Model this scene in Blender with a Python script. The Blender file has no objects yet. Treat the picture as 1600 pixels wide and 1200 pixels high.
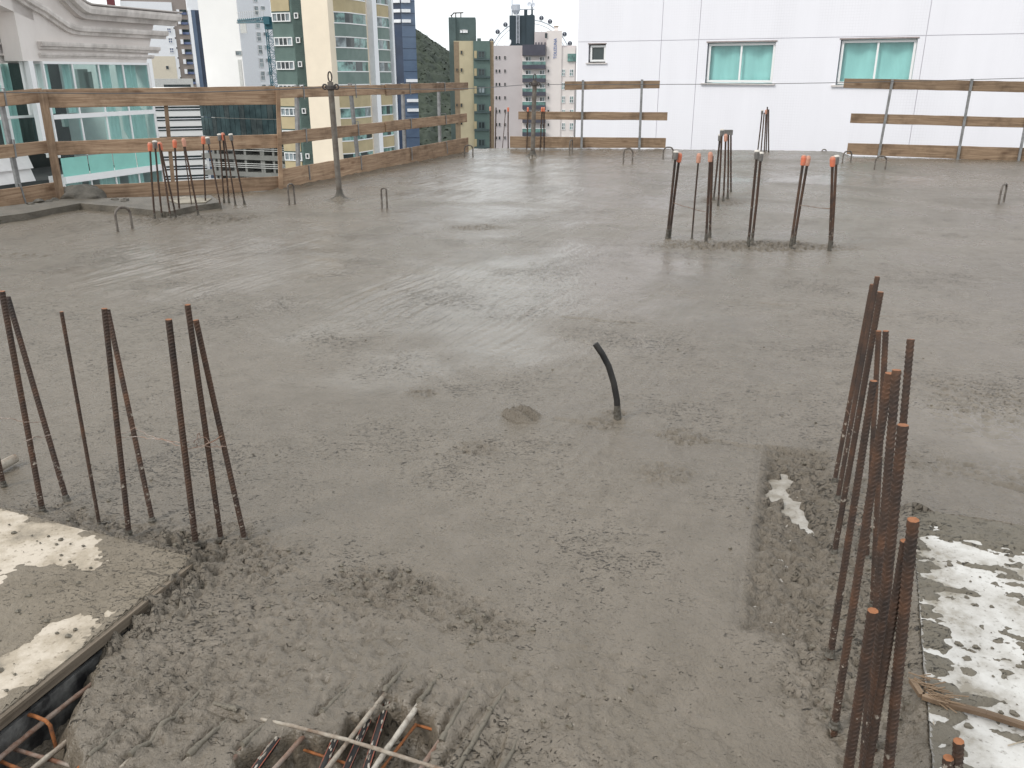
import bpy, math, random
import numpy as np
from mathutils import Vector
rnd = random.Random(7)
R = math.radians
scene = bpy.context.scene
COL = scene.collection

# ------------------------------------------------------------------ camera
H = 1.6
F = 1310.0
PITCH = math.atan(485 / 1310.0)
cam_d = bpy.data.cameras.new('camera')
cam_d.sensor_width = 36.0
cam_d.lens = 36.0 * F / 1600.0
cam_d.clip_start = 0.05
cam_d.clip_end = 6000
cam = bpy.data.objects.new('camera', cam_d)
COL.objects.link(cam)
cam.location = (0, 0, H)
cam.rotation_euler = (R(90) - PITCH, 0, 0)
scene.camera = cam

# ------------------------------------------------------------------ sky, sun, exposure
SUN_EL, SUN_AZ = R(46), R(235)          # behind the camera, a little to the left
w = bpy.data.worlds.new('World')
scene.world = w
w.use_nodes = True
nt = w.node_tree
for n in list(nt.nodes):
    nt.nodes.remove(n)
out = nt.nodes.new('ShaderNodeOutputWorld')
bg = nt.nodes.new('ShaderNodeBackground')
sky = nt.nodes.new('ShaderNodeTexSky')
sky.sky_type = 'NISHITA'
sky.sun_disc = False
sky.sun_elevation = SUN_EL
sky.sun_rotation = SUN_AZ
sky.air_density = 1.0
sky.dust_density = 4.0
mixn = nt.nodes.new('ShaderNodeMix')
mixn.data_type = 'RGBA'
mixn.inputs['Factor'].default_value = 0.9      # a closed, even cloud cover
mixn.inputs['B'].default_value = (15.0, 15.6, 15.9, 1)
nt.links.new(sky.outputs['Color'], mixn.inputs['A'])
nt.links.new(mixn.outputs['Result'], bg.inputs['Color'])
bg.inputs['Strength'].default_value = 0.068
nt.links.new(bg.outputs['Background'], out.inputs['Surface'])
sd = bpy.data.lights.new('sun', 'SUN')
sd.energy = 1.5
sd.angle = R(14)
sd.color = (1.0, 0.96, 0.9)
sun = bpy.data.objects.new('sun', sd)
COL.objects.link(sun)
sun.rotation_euler = (R(90) - SUN_EL, 0, R(180) - SUN_AZ)
sv = scene.view_settings
sv.view_transform = 'Standard'
sv.look = 'None'
sv.exposure = 0.4
sv.gamma = 1.0
scene.cycles.max_bounces = 6
scene.cycles.transparent_max_bounces = 12

# ------------------------------------------------------------------ measuring helpers
cP, sP = math.cos(PITCH), math.sin(PITCH)


def ray(x, y):
    u = (x - 800) / F
    v = (600 - y) / F
    return (u, cP + v * sP, -sP + v * cP)


def gnd(x, y, z=0.0):
    d = ray(x, y)
    t = (z - H) / d[2]
    return Vector((d[0] * t, d[1] * t, z))


def atY(x, y, Y):
    d = ray(x, y)
    t = Y / d[1]
    return Vector((d[0] * t, Y, H + d[2] * t))


class Plane:
    """vertical plane through p (plan), u runs along azimuth az (clockwise from +Y), off = towards the viewer"""
    def __init__(s, p, az):
        s.p = Vector((p[0], p[1]))
        s.d = Vector((math.sin(az), math.cos(az)))
        n = Vector((-s.d.y, s.d.x))
        if n.dot(-s.p) < 0:
            n = -n
        s.n = n

    def hit(s, px, py):
        d = ray(px, py)
        t = s.p.dot(s.n) / (d[0] * s.n.x + d[1] * s.n.y)
        q = Vector((d[0] * t, d[1] * t))
        return (q - s.p).dot(s.d), H + d[2] * t

    def pt(s, u, z, off=0.0):
        q = s.p + s.d * u + s.n * off
        return Vector((q.x, q.y, z))

    def U(s, px, py=115):
        return s.hit(px, py)[0]

    def Z(s, py, px):
        return s.hit(px, py)[1]

    def shifted(s, off):
        q = Plane.__new__(Plane)
        q.p = s.p + s.n * off
        q.d = s.d
        q.n = s.n
        return q


# ------------------------------------------------------------------ mesh helpers
ORG = {}


class MB:
    def __init__(s):
        s.v, s.f, s.m, s.uv = [], [], [], []

    def quadset(s, vs, fs, m=0, uv=None):
        b = len(s.v)
        s.v += [tuple(q) for q in vs]
        for f in fs:
            s.f.append(tuple(i + b for i in f))
            s.m.append(m)
            s.uv.append([uv[i] for i in f] if uv else None)
        return s

    def hexa(s, p, m=0, uv=None):
        """8 corners: 0-3 one face (ccw), 4-7 the opposite one"""
        return s.quadset(p, [(3, 2, 1, 0), (4, 5, 6, 7), (0, 1, 5, 4), (1, 2, 6, 5), (2, 3, 7, 6), (3, 0, 4, 7)], m, uv)

    def box(s, c, sx, sy, sz, m=0, az=0.0):
        a = Vector((math.cos(az), -math.sin(az), 0)) * (sx / 2)
        b = Vector((math.sin(az), math.cos(az), 0)) * (sy / 2)
        k = Vector((0, 0, sz / 2))
        c = Vector(c)
        p = [c - a - b - k, c + a - b - k, c + a + b - k, c - a + b - k, c - a - b + k, c + a - b + k, c + a + b + k, c - a + b + k]
        return s.hexa(p, m)

    def slab(s, P, u0, u1, z0, z1, o0, o1, m=0):
        """box on a Plane between offsets o0 (back) and o1 (front)"""
        p = [P.pt(u0, z0, o0), P.pt(u1, z0, o0), P.pt(u1, z1, o0), P.pt(u0, z1, o0),
             P.pt(u0, z0, o1), P.pt(u1, z0, o1), P.pt(u1, z1, o1), P.pt(u0, z1, o1)]
        return s.hexa(p, m)

    def prism(s, poly, z0, z1, m=0, mtop=None):
        n = len(poly)
        vs = [(p[0], p[1], z0) for p in poly] + [(p[0], p[1], z1) for p in poly]
        s.quadset(vs, [(i, (i + 1) % n, n + (i + 1) % n, n + i) for i in range(n)], m)
        s.quadset(vs, [tuple(range(n, 2 * n))], m if mtop is None else mtop)
        s.quadset(vs, [tuple(range(n - 1, -1, -1))], m)
        return s

    def tube(s, path, r, n=8, m=0, cap=True, mcap=None):
        path = [Vector(p) for p in path]
        k = len(path)
        rs = r if isinstance(r, (list, tuple)) else [r] * k
        vs = []
        prev = None
        for i, p in enumerate(path):
            t = (path[min(i + 1, k - 1)] - path[max(i - 1, 0)]).normalized()
            if prev is None:
                a = t.orthogonal().normalized()
            else:
                a = (prev - t * prev.dot(t)).normalized()
            prev = a
            b = t.cross(a)
            for j in range(n):
                th = 2 * math.pi * j / n
                vs.append(p + (a * math.cos(th) + b * math.sin(th)) * rs[i])
        fs = [(i * n + j, i * n + (j + 1) % n, (i + 1) * n + (j + 1) % n, (i + 1) * n + j) for i in range(k - 1) for j in range(n)]
        s.quadset(vs, fs, m)
        if cap:
            mc = m if mcap is None else mcap
            s.quadset(vs, [tuple(range(n - 1, -1, -1))], mc)
            s.quadset(vs, [tuple((k - 1) * n + j for j in range(n))], mc)
        return s

    def ribbed(s, a, b, r, pitch=0.014, n=8, m=0, mcap=1):
        """a deformed reinforcing bar: slanted ribs round a round core"""
        a, b = Vector(a), Vector(b)
        L = (b - a).length
        t = (b - a) / L
        e = t.orthogonal().normalized()
        g = t.cross(e)
        rings = []
        z = 0.0
        while z < L - pitch:
            rings += [(z, 0.93), (z + pitch * 0.45, 0.93), (z + pitch * 0.58, 1.06), (z + pitch * 0.82, 1.06)]
            z += pitch
        rings += [(L, 0.95)]
        vs = []
        for zi, (z, k) in enumerate(rings):
            for j in range(n):
                th = 2 * math.pi * j / n
                dz = 0.32 * pitch * (1 if (j % n) < n // 2 else -1) * math.cos(th * 2) if 0 < zi < len(rings) - 1 else 0
                kk = 1.0 if j in (0, n // 2) else k
                vs.append(a + t * max(0, min(L, z + dz)) + (e * math.cos(th) + g * math.sin(th)) * r * kk)
        k = len(rings)
        s.quadset(vs, [(i * n + j, i * n + (j + 1) % n, (i + 1) * n + (j + 1) % n, (i + 1) * n + j) for i in range(k - 1) for j in range(n)], m)
        s.quadset(vs, [tuple((k - 1) * n + j for j in range(n))], mcap)
        return s

    def lathe(s, base, axis, prof, n=12, m=0):
        base, axis = Vector(base), Vector(axis).normalized()
        e = axis.orthogonal().normalized()
        g = axis.cross(e)
        vs = []
        for r, z in prof:
            for j in range(n):
                th = 2 * math.pi * j / n
                vs.append(base + axis * z + (e * math.cos(th) + g * math.sin(th)) * r)
        k = len(prof)
        s.quadset(vs, [(i * n + j, i * n + (j + 1) % n, (i + 1) * n + (j + 1) % n, (i + 1) * n + j) for i in range(k - 1) for j in range(n)], m)
        s.quadset(vs, [tuple(range(n - 1, -1, -1))], m)
        s.quadset(vs, [tuple((k - 1) * n + j for j in range(n))], m)
        return s

    def build(s, name, mats, parent=None, origin=None, smooth=False):
        if not isinstance(mats, (list, tuple)):
            mats = [mats]
        o = Vector(origin) if origin is not None else (ORG[parent.name] if parent else Vector((0, 0, 0)))
        me = bpy.data.meshes.new(name)
        me.from_pydata([(q[0] - o.x, q[1] - o.y, q[2] - o.z) for q in s.v], [], s.f)
        for mt in mats:
            me.materials.append(mt)
        me.polygons.foreach_set('material_index', s.m)
        if any(u for u in s.uv):
            ul = me.uv_layers.new(name='UVMap')
            flat = []
            for f, u in zip(s.f, s.uv):
                for i in range(len(f)):
                    flat += list(u[i]) if u else [0, 0]
            ul.data.foreach_set('uv', flat)
        if smooth:
            me.polygons.foreach_set('use_smooth', [True] * len(me.polygons))
        me.update()
        ob = bpy.data.objects.new(name, me)
        COL.objects.link(ob)
        if parent:
            ob.parent = parent
        else:
            ob.location = o
        ORG[ob.name] = o
        return ob


def tag(o, label, cat, group=None, kind=None):
    o['label'] = label
    o['category'] = cat
    if group:
        o['group'] = group
    if kind:
        o['kind'] = kind
    return o


def thing(name, label, cat, loc, group=None):
    o = bpy.data.objects.new(name, None)
    COL.objects.link(o)
    o.location = loc
    o.empty_display_size = 0.2
    ORG[o.name] = Vector(loc)
    return tag(o, label, cat, group)


# ------------------------------------------------------------------ materials
def mat(name, col, rough=0.7, spec=0.5, var=0.0, vscale=3.0, bump=0.0, bscale=40.0, metal=0.0, col2=None, stretch=None, coord='Object', detail=6.0):
    m = bpy.data.materials.new(name)
    m.use_nodes = True
    t = m.node_tree
    b = t.nodes['Principled BSDF']
    b.inputs['Base Color'].default_value = (*col, 1)
    b.inputs['Roughness'].default_value = rough
    b.inputs['Specular IOR Level'].default_value = spec
    b.inputs['Metallic'].default_value = metal
    tc = t.nodes.new('ShaderNodeTexCoord')
    vec = tc.outputs[coord]
    if stretch:
        mp = t.nodes.new('ShaderNodeMapping')
        mp.inputs['Scale'].default_value = stretch
        t.links.new(vec, mp.inputs['Vector'])
        vec = mp.outputs['Vector']
    if var > 0 or col2:
        n = t.nodes.new('ShaderNodeTexNoise')
        n.inputs['Scale'].default_value = vscale
        n.inputs['Detail'].default_value = detail
        n.inputs['Roughness'].default_value = 0.62
        t.links.new(vec, n.inputs['Vector'])
        rp = t.nodes.new('ShaderNodeValToRGB')
        c2 = col2 or tuple(c * (1 - var) for c in col)
        rp.color_ramp.elements[0].position = 0.36
        rp.color_ramp.elements[0].color = (*c2, 1)
        rp.color_ramp.elements[1].position = 0.62
        rp.color_ramp.elements[1].color = (*col, 1)
        t.links.new(n.outputs['Fac'], rp.inputs['Fac'])
        t.links.new(rp.outputs['Color'], b.inputs['Base Color'])
    if bump > 0:
        n2 = t.nodes.new('ShaderNodeTexNoise')
        n2.inputs['Scale'].default_value = bscale
        n2.inputs['Detail'].default_value = 4
        t.links.new(vec, n2.inputs['Vector'])
        bp = t.nodes.new('ShaderNodeBump')
        bp.inputs['Strength'].default_value = 1.0
        bp.inputs['Distance'].default_value = bump
        t.links.new(n2.outputs['Fac'], bp.inputs['Height'])
        t.links.new(bp.outputs['Normal'], b.inputs['Normal'])
    return m


def nd(t, kind, **kw):
    n = t.nodes.new(kind)
    for k, v in kw.items():
        if k in n.inputs:
            n.inputs[k].default_value = v
        else:
            setattr(n, k, v)
    return n


def ramp(t, fac, stops):
    r = t.nodes.new('ShaderNodeValToRGB')
    el = r.color_ramp.elements
    while len(el) < len(stops):
        el.new(0.5)
    for e, (p, c) in zip(el, stops):
        e.position = p
        e.color = (*c, 1) if len(c) == 3 else c
    t.links.new(fac, r.inputs['Fac'])
    return r.outputs['Color']


def concrete_material(name, base, dark, film=False):
    m = bpy.data.materials.new(name)
    m.use_nodes = True
    t = m.node_tree
    L = t.links.new
    b = t.nodes['Principled BSDF']
    tc = t.nodes.new('ShaderNodeTexCoord')
    P = tc.outputs['Object']
    big = nd(t, 'ShaderNodeTexNoise', Scale=0.55, Detail=5.0, Roughness=0.6)
    L(P, big.inputs['Vector'])
    mid = nd(t, 'ShaderNodeTexNoise', Scale=7.0, Detail=6.0, Roughness=0.65)
    L(P, mid.inputs['Vector'])
    col_a = ramp(t, big.outputs['Fac'], [(0.33, tuple(c * 0.86 for c in base)), (0.67, tuple(c * 1.1 for c in base))])
    col_b = ramp(t, mid.outputs['Fac'], [(0.3, (0.82, 0.81, 0.78)), (0.66, (1.06, 1.06, 1.06))])
    mx = nd(t, 'ShaderNodeMix', data_type='RGBA', blend_type='MULTIPLY')
    mx.inputs['Factor'].default_value = 1.0
    L(col_a, mx.inputs['A'])
    L(col_b, mx.inputs['B'])
    # small pits dragged out along the float strokes, their shadow painted as dark colour
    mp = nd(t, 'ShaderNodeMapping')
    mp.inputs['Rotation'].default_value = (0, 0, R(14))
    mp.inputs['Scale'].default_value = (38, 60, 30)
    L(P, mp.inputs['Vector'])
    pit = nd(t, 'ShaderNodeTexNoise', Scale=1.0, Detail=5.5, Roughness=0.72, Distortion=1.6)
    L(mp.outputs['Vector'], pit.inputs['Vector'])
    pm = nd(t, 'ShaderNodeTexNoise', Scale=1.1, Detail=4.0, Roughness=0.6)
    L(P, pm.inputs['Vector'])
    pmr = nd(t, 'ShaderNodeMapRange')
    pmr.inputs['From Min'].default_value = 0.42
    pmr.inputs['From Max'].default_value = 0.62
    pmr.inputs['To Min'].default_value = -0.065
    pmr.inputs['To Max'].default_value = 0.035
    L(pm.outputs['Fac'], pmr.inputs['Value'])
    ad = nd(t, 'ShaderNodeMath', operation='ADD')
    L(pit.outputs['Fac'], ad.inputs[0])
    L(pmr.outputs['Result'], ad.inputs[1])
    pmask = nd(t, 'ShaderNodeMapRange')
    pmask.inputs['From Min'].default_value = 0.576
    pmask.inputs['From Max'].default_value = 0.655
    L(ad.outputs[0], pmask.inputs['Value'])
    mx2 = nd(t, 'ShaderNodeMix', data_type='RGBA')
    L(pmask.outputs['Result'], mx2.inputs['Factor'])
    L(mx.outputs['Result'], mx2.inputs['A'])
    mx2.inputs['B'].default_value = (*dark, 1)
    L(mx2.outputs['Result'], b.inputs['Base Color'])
    # wet gloss
    rr = nd(t, 'ShaderNodeMapRange')
    rr.inputs['From Min'].default_value = 0.35
    rr.inputs['From Max'].default_value = 0.65
    rr.inputs['To Min'].default_value = 0.5 if film else 0.22
    rr.inputs['To Max'].default_value = 0.75 if film else 0.37
    L(pm.outputs['Fac'], rr.inputs['Value'])
    wa = nd(t, 'ShaderNodeAttribute', attribute_name='wet')
    wm = nd(t, 'ShaderNodeMath', operation='MULTIPLY_ADD')
    wm.inputs[1].default_value = -0.68
    wm.inputs[2].default_value = 1.0
    L(wa.outputs['Fac'], wm.inputs[0])
    rw = nd(t, 'ShaderNodeMath', operation='MULTIPLY')
    L(rr.outputs['Result'], rw.inputs[0])
    L(wm.outputs[0], rw.inputs[1])
    L(rw.outputs[0], b.inputs['Roughness'])
    b.inputs['Specular IOR Level'].default_value = 0.5
    # relief
    fine = nd(t, 'ShaderNodeTexNoise', Scale=95.0, Detail=3.0, Roughness=0.6)
    L(P, fine.inputs['Vector'])
    b0 = nd(t, 'ShaderNodeBump')
    b0.inputs['Distance'].default_value = 0.009
    b0.inputs['Strength'].default_value = 0.8
    med = nd(t, 'ShaderNodeTexNoise', Scale=26.0, Detail=4.0, Roughness=0.62)
    L(P, med.inputs['Vector'])
    L(med.outputs['Fac'], b0.inputs['Height'])
    b1 = nd(t, 'ShaderNodeBump')
    b1.inputs['Distance'].default_value = 0.006
    b1.inputs['Strength'].default_value = 0.9
    L(fine.outputs['Fac'], b1.inputs['Height'])
    L(b0.outputs['Normal'], b1.inputs['Normal'])
    for bb, k in ((b0, 0.8), (b1, 0.9)):
        q = nd(t, 'ShaderNodeMath', operation='MULTIPLY')
        q.inputs[1].default_value = k
        L(wm.outputs[0], q.inputs[0])
        L(q.outputs[0], bb.inputs['Strength'])
    b2 = nd(t, 'ShaderNodeBump', invert=True)
    b2.inputs['Distance'].default_value = 0.006
    b2.inputs['Strength'].default_value = 1.0
    L(pmask.outputs['Result'], b2.inputs['Height'])
    L(b1.outputs['Normal'], b2.inputs['Normal'])
    L(b2.outputs['Normal'], b.inputs['Normal'])
    return m


def wood_material(name, stops, dirt=0.5):
    m = bpy.data.materials.new(name)
    m.use_nodes = True
    t = m.node_tree
    L = t.links.new
    b = t.nodes['Principled BSDF']
    tc = t.nodes.new('ShaderNodeTexCoord')
    oi = t.nodes.new('ShaderNodeObjectInfo')
    addv = nd(t, 'ShaderNodeVectorMath', operation='ADD')
    sc = nd(t, 'ShaderNodeMath', operation='MULTIPLY')
    sc.inputs[1].default_value = 37.0
    L(oi.outputs['Random'], sc.inputs[0])
    L(tc.outputs['UV'], addv.inputs[0])
    L(sc.outputs[0], addv.inputs[1])
    mp = nd(t, 'ShaderNodeMapping')
    mp.inputs['Scale'].default_value = (1.8, 32, 1)
    L(addv.outputs[0], mp.inputs['Vector'])
    g = nd(t, 'ShaderNodeTexNoise', Scale=1.0, Detail=7.0, Roughness=0.65, Distortion=0.6)
    L(mp.outputs['Vector'], g.inputs['Vector'])
    c = ramp(t, g.outputs['Fac'], stops)
    # knots
    mk = nd(t, 'ShaderNodeMapping')
    mk.inputs['Scale'].default_value = (1.9, 5.5, 1)
    L(addv.outputs[0], mk.inputs['Vector'])
    vo = nd(t, 'ShaderNodeTexVoronoi', Scale=1.0)
    L(mk.outputs['Vector'], vo.inputs['Vector'])
    kc = ramp(t, vo.outputs['Distance'], [(0.06, (0.35, 0.25, 0.18)), (0.2, (1, 1, 1))])
    m1 = nd(t, 'ShaderNodeMix', data_type='RGBA', blend_type='MULTIPLY')
    m1.inputs['Factor'].default_value = 0.75
    L(c, m1.inputs['A'])
    L(kc, m1.inputs['B'])
    # weather stains
    st = nd(t, 'ShaderNodeTexNoise', Scale=2.2, Detail=6.0, Roughness=0.7)
    L(addv.outputs[0], st.inputs['Vector'])
    sc2 = ramp(t, st.outputs['Fac'], [(0.32, (0.42, 0.38, 0.34)), (0.52, (1, 1, 1))])
    m2 = nd(t, 'ShaderNodeMix', data_type='RGBA', blend_type='MULTIPLY')
    m2.inputs['Factor'].default_value = dirt
    L(m1.outputs['Result'], m2.inputs['A'])
    L(sc2, m2.inputs['B'])
    hs = nd(t, 'ShaderNodeHueSaturation')
    vr = nd(t, 'ShaderNodeMapRange')
    vr.inputs['To Min'].default_value = 0.78
    vr.inputs['To Max'].default_value = 1.15
    L(oi.outputs['Random'], vr.inputs['Value'])
    L(vr.outputs['Result'], hs.inputs['Value'])
    L(m2.outputs['Result'], hs.inputs['Color'])
    L(hs.outputs['Color'], b.inputs['Base Color'])
    b.inputs['Roughness'].default_value = 0.75
    bp = nd(t, 'ShaderNodeBump')
    bp.inputs['Distance'].default_value = 0.003
    L(g.outputs['Fac'], bp.inputs['Height'])
    L(bp.outputs['Normal'], b.inputs['Normal'])
    return m


def glass_material(name, tint, refl=(0.9, 0.95, 0.95), rough=0.03):
    m = bpy.data.materials.new(name)
    m.use_nodes = True
    t = m.node_tree
    L = t.links.new
    t.nodes.remove(t.nodes['Principled BSDF'])
    o = t.nodes['Material Output']
    tr = nd(t, 'ShaderNodeBsdfTransparent')
    tr.inputs['Color'].default_value = (*tint, 1)
    gl = nd(t, 'ShaderNodeBsdfGlossy')
    gl.inputs['Color'].default_value = (*refl, 1)
    gl.inputs['Roughness'].default_value = rough
    fr = nd(t, 'ShaderNodeFresnel')
    fr.inputs['IOR'].default_value = 1.55
    mx = nd(t, 'ShaderNodeMixShader')
    ge = nd(t, 'ShaderNodeNewGeometry')
    inv = nd(t, 'ShaderNodeMath', operation='SUBTRACT')
    inv.inputs[0].default_value = 1.0
    L(ge.outputs['Backfacing'], inv.inputs[1])
    ml = nd(t, 'ShaderNodeMath', operation='MULTIPLY')
    L(fr.outputs['Fac'], ml.inputs[0])
    L(inv.outputs[0], ml.inputs[1])
    L(ml.outputs[0], mx.inputs['Fac'])
    L(tr.outputs[0], mx.inputs[1])
    L(gl.outputs[0], mx.inputs[2])
    L(mx.outputs[0], o.inputs['Surface'])
    return m


def tile_material(name, col, grout, size, dirt=0.2):
    m = bpy.data.materials.new(name)
    m.use_nodes = True
    t = m.node_tree
    L = t.links.new
    b = t.nodes['Principled BSDF']
    tc = t.nodes.new('ShaderNodeTexCoord')
    br = nd(t, 'ShaderNodeTexBrick', offset=0.0, squash=1.0)
    br.inputs['Scale'].default_value = 1.0
    br.inputs['Brick Width'].default_value = size
    br.inputs['Row Height'].default_value = size
    br.inputs['Mortar Size'].default_value = size * 0.06
    br.inputs['Color1'].default_value = (*col, 1)
    br.inputs['Color2'].default_value = (*[c * 0.97 for c in col], 1)
    br.inputs['Mortar'].default_value = (*grout, 1)
    L(tc.outputs['UV'], br.inputs['Vector'])
    mp = nd(t, 'ShaderNodeMapping')
    mp.inputs['Scale'].default_value = (0.9, 0.22, 1)
    L(tc.outputs['UV'], mp.inputs['Vector'])
    n = nd(t, 'ShaderNodeTexNoise', Scale=1.0, Detail=5.0, Roughness=0.6)
    L(mp.outputs['Vector'], n.inputs['Vector'])
    mr = nd(t, 'ShaderNodeMapRange')
    mr.inputs['From Min'].default_value = 0.45
    mr.inputs['From Max'].default_value = 0.68
    mr.inputs['To Min'].default_value = 0.0
    mr.inputs['To Max'].default_value = dirt
    L(n.outputs['Fac'], mr.inputs['Value'])
    mx = nd(t, 'ShaderNodeMix', data_type='RGBA')
    L(mr.outputs['Result'], mx.inputs['Factor'])
    mx.inputs['A'].default_value = (*col, 1)
    L(br.outputs['Color'], mx.inputs['B'])
    ms = nd(t, 'ShaderNodeMapping')
    ms.inputs['Scale'].default_value = (1.1, 0.10, 1)
    L(tc.outputs['UV'], ms.inputs['Vector'])
    ns = nd(t, 'ShaderNodeTexNoise', Scale=1.0, Detail=7.0, Roughness=0.65)
    L(ms.outputs['Vector'], ns.inputs['Vector'])
    stn = ramp(t, ns.outputs['Fac'], [(0.3, (0.955, 0.955, 0.955)), (0.6, (1, 1, 1))])
    mm = nd(t, 'ShaderNodeMix', data_type='RGBA', blend_type='MULTIPLY')
    mm.inputs['Factor'].default_value = 1.0
    L(mx.outputs['Result'], mm.inputs['A'])
    L(stn, mm.inputs['B'])
    L(mm.outputs['Result'], b.inputs['Base Color'])
    b.inputs['Roughness'].default_value = 0.45
    return m


def ply_material(name, base, tan, grey):
    m = bpy.data.materials.new(name)
    m.use_nodes = True
    t = m.node_tree
    L = t.links.new
    b = t.nodes['Principled BSDF']
    tc = t.nodes.new('ShaderNodeTexCoord')
    n1 = nd(t, 'ShaderNodeTexNoise', Scale=4.2, Detail=9.0, Roughness=0.68)
    n2 = nd(t, 'ShaderNodeTexNoise', Scale=55.0, Detail=4.0, Roughness=0.6)
    for n in (n1, n2):
        L(tc.outputs['Object'], n.inputs['Vector'])
    c = ramp(t, n1.outputs['Fac'], [(0.36, grey), (0.46, tan), (0.56, base)])
    sp = ramp(t, n2.outputs['Fac'], [(0.30, (0.35, 0.32, 0.28)), (0.42, (1, 1, 1))])
    mx = nd(t, 'ShaderNodeMix', data_type='RGBA', blend_type='MULTIPLY')
    mx.inputs['Factor'].default_value = 0.8
    L(c, mx.inputs['A'])
    L(sp, mx.inputs['B'])
    L(mx.outputs['Result'], b.inputs['Base Color'])
    b.inputs['Roughness'].default_value = 0.65
    bp = nd(t, 'ShaderNodeBump')
    bp.inputs['Distance'].default_value = 0.002
    L(n2.outputs['Fac'], bp.inputs['Height'])
    L(bp.outputs['Normal'], b.inputs['Normal'])
    return m


def rust_material():
    m = bpy.data.materials.new('rusty_steel')
    m.use_nodes = True
    t = m.node_tree
    L = t.links.new
    b = t.nodes['Principled BSDF']
    tc = t.nodes.new('ShaderNodeTexCoord')
    oi = t.nodes.new('ShaderNodeObjectInfo')
    n1 = nd(t, 'ShaderNodeTexNoise', Scale=9.0, Detail=8.0, Roughness=0.7)
    n2 = nd(t, 'ShaderNodeTexNoise', Scale=42.0, Detail=5.0, Roughness=0.65)
    for n in (n1, n2):
        L(tc.outputs['Object'], n.inputs['Vector'])
    c = ramp(t, n1.outputs['Fac'], [(0.34, (0.022, 0.015, 0.012)), (0.5, (0.050, 0.027, 0.017)), (0.68, (0.10, 0.045, 0.022))])
    sep = nd(t, 'ShaderNodeSeparateXYZ')
    L(tc.outputs['Object'], sep.inputs[0])
    ma = nd(t, 'ShaderNodeMath', operation='MULTIPLY_ADD')      # cement splashes, thicker near the foot
    ma.inputs[1].default_value = -0.22
    L(sep.outputs['Z'], ma.inputs[0])
    L(n2.outputs['Fac'], ma.inputs[2])
    msk = nd(t, 'ShaderNodeMapRange')
    msk.inputs['From Min'].default_value = 0.555
    msk.inputs['From Max'].default_value = 0.60
    L(ma.outputs[0], msk.inputs['Value'])
    mx = nd(t, 'ShaderNodeMix', data_type='RGBA')
    L(msk.outputs['Result'], mx.inputs['Factor'])
    L(c, mx.inputs['A'])
    mx.inputs['B'].default_value = (0.27, 0.235, 0.195, 1)
    hs = nd(t, 'ShaderNodeHueSaturation')
    vr = nd(t, 'ShaderNodeMapRange')
    vr.inputs['To Min'].default_value = 0.7
    vr.inputs['To Max'].default_value = 1.15
    L(oi.outputs['Random'], vr.inputs['Value'])
    L(vr.outputs['Result'], hs.inputs['Value'])
    L(mx.outputs['Result'], hs.inputs['Color'])
    L(hs.outputs['Color'], b.inputs['Base Color'])
    b.inputs['Roughness'].default_value = 0.72
    bp = nd(t, 'ShaderNodeBump')
    bp.inputs['Distance'].default_value = 0.002
    L(n2.outputs['Fac'], bp.inputs['Height'])
    L(bp.outputs['Normal'], b.inputs['Normal'])
    return m


M = {}
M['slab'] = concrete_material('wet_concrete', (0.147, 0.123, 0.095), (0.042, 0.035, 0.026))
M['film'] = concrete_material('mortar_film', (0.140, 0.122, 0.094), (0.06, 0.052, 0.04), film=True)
M['upstand'] = mat('upstand_concrete', (0.13, 0.114, 0.09), 0.45, var=0.4, vscale=4, bump=0.012, bscale=45)
M['mortar'] = mat('fresh_mortar', (0.095, 0.084, 0.067), 0.55, var=0.35, vscale=9, bump=0.012, bscale=60)
M['darkslab'] = mat('slab_underside', (0.18, 0.175, 0.165), 0.9, var=0.3)
M['wood'] = wood_material('pine_board', [(0.28, (0.165, 0.10, 0.06)), (0.5, (0.31, 0.205, 0.13)), (0.72, (0.45, 0.325, 0.22))], 0.75)
M['wood_grey'] = wood_material('weathered_pine', [(0.28, (0.14, 0.09, 0.055)), (0.5, (0.26, 0.175, 0.11)), (0.72, (0.36, 0.26, 0.17))], 0.8)
M['cream_ply'] = ply_material('cream_plywood', (0.48, 0.42, 0.345), (0.35, 0.295, 0.225), (0.20, 0.17, 0.13))
M['white_ply'] = ply_material('white_coated_plywood', (0.53, 0.515, 0.49), (0.42, 0.40, 0.37), (0.24, 0.215, 0.175))
M['dirty_ply'] = ply_material('dirty_white_plywood', (0.43, 0.41, 0.38), (0.31, 0.285, 0.25), (0.19, 0.165, 0.13))
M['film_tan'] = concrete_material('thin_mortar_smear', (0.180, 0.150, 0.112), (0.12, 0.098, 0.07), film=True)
M['batten'] = wood_material('dirty_batten', [(0.28, (0.085, 0.065, 0.048)), (0.5, (0.15, 0.12, 0.088)), (0.72, (0.22, 0.175, 0.13))], 0.9)
M['black_form'] = mat('black_form_face', (0.018, 0.018, 0.02), 0.4, col2=(0.16, 0.16, 0.155), vscale=11, bump=0.004, bscale=60)
M['rust'] = rust_material()
M['rust_mortar'] = mat('rusty_steel_with_mortar', (0.13, 0.057, 0.03), 0.75, col2=(0.30, 0.27, 0.235), vscale=9, bump=0.003, bscale=120)
M['rust_end'] = mat('cut_rusty_end', (0.30, 0.12, 0.05), 0.8, var=0.4, vscale=60)
M['rust_bright'] = mat('bright_rust', (0.30, 0.105, 0.03), 0.8, col2=(0.10, 0.045, 0.025), vscale=30, bump=0.002, bscale=200)
M['mortar_rod'] = mat('mortar_coated_steel', (0.33, 0.295, 0.245), 0.8, col2=(0.13, 0.08, 0.05), vscale=16, bump=0.004, bscale=120)
M['conduit'] = mat('black_conduit', (0.010, 0.0095, 0.010), 0.55, spec=.3, col2=(0.03, 0.028, 0.026), vscale=7)
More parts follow.
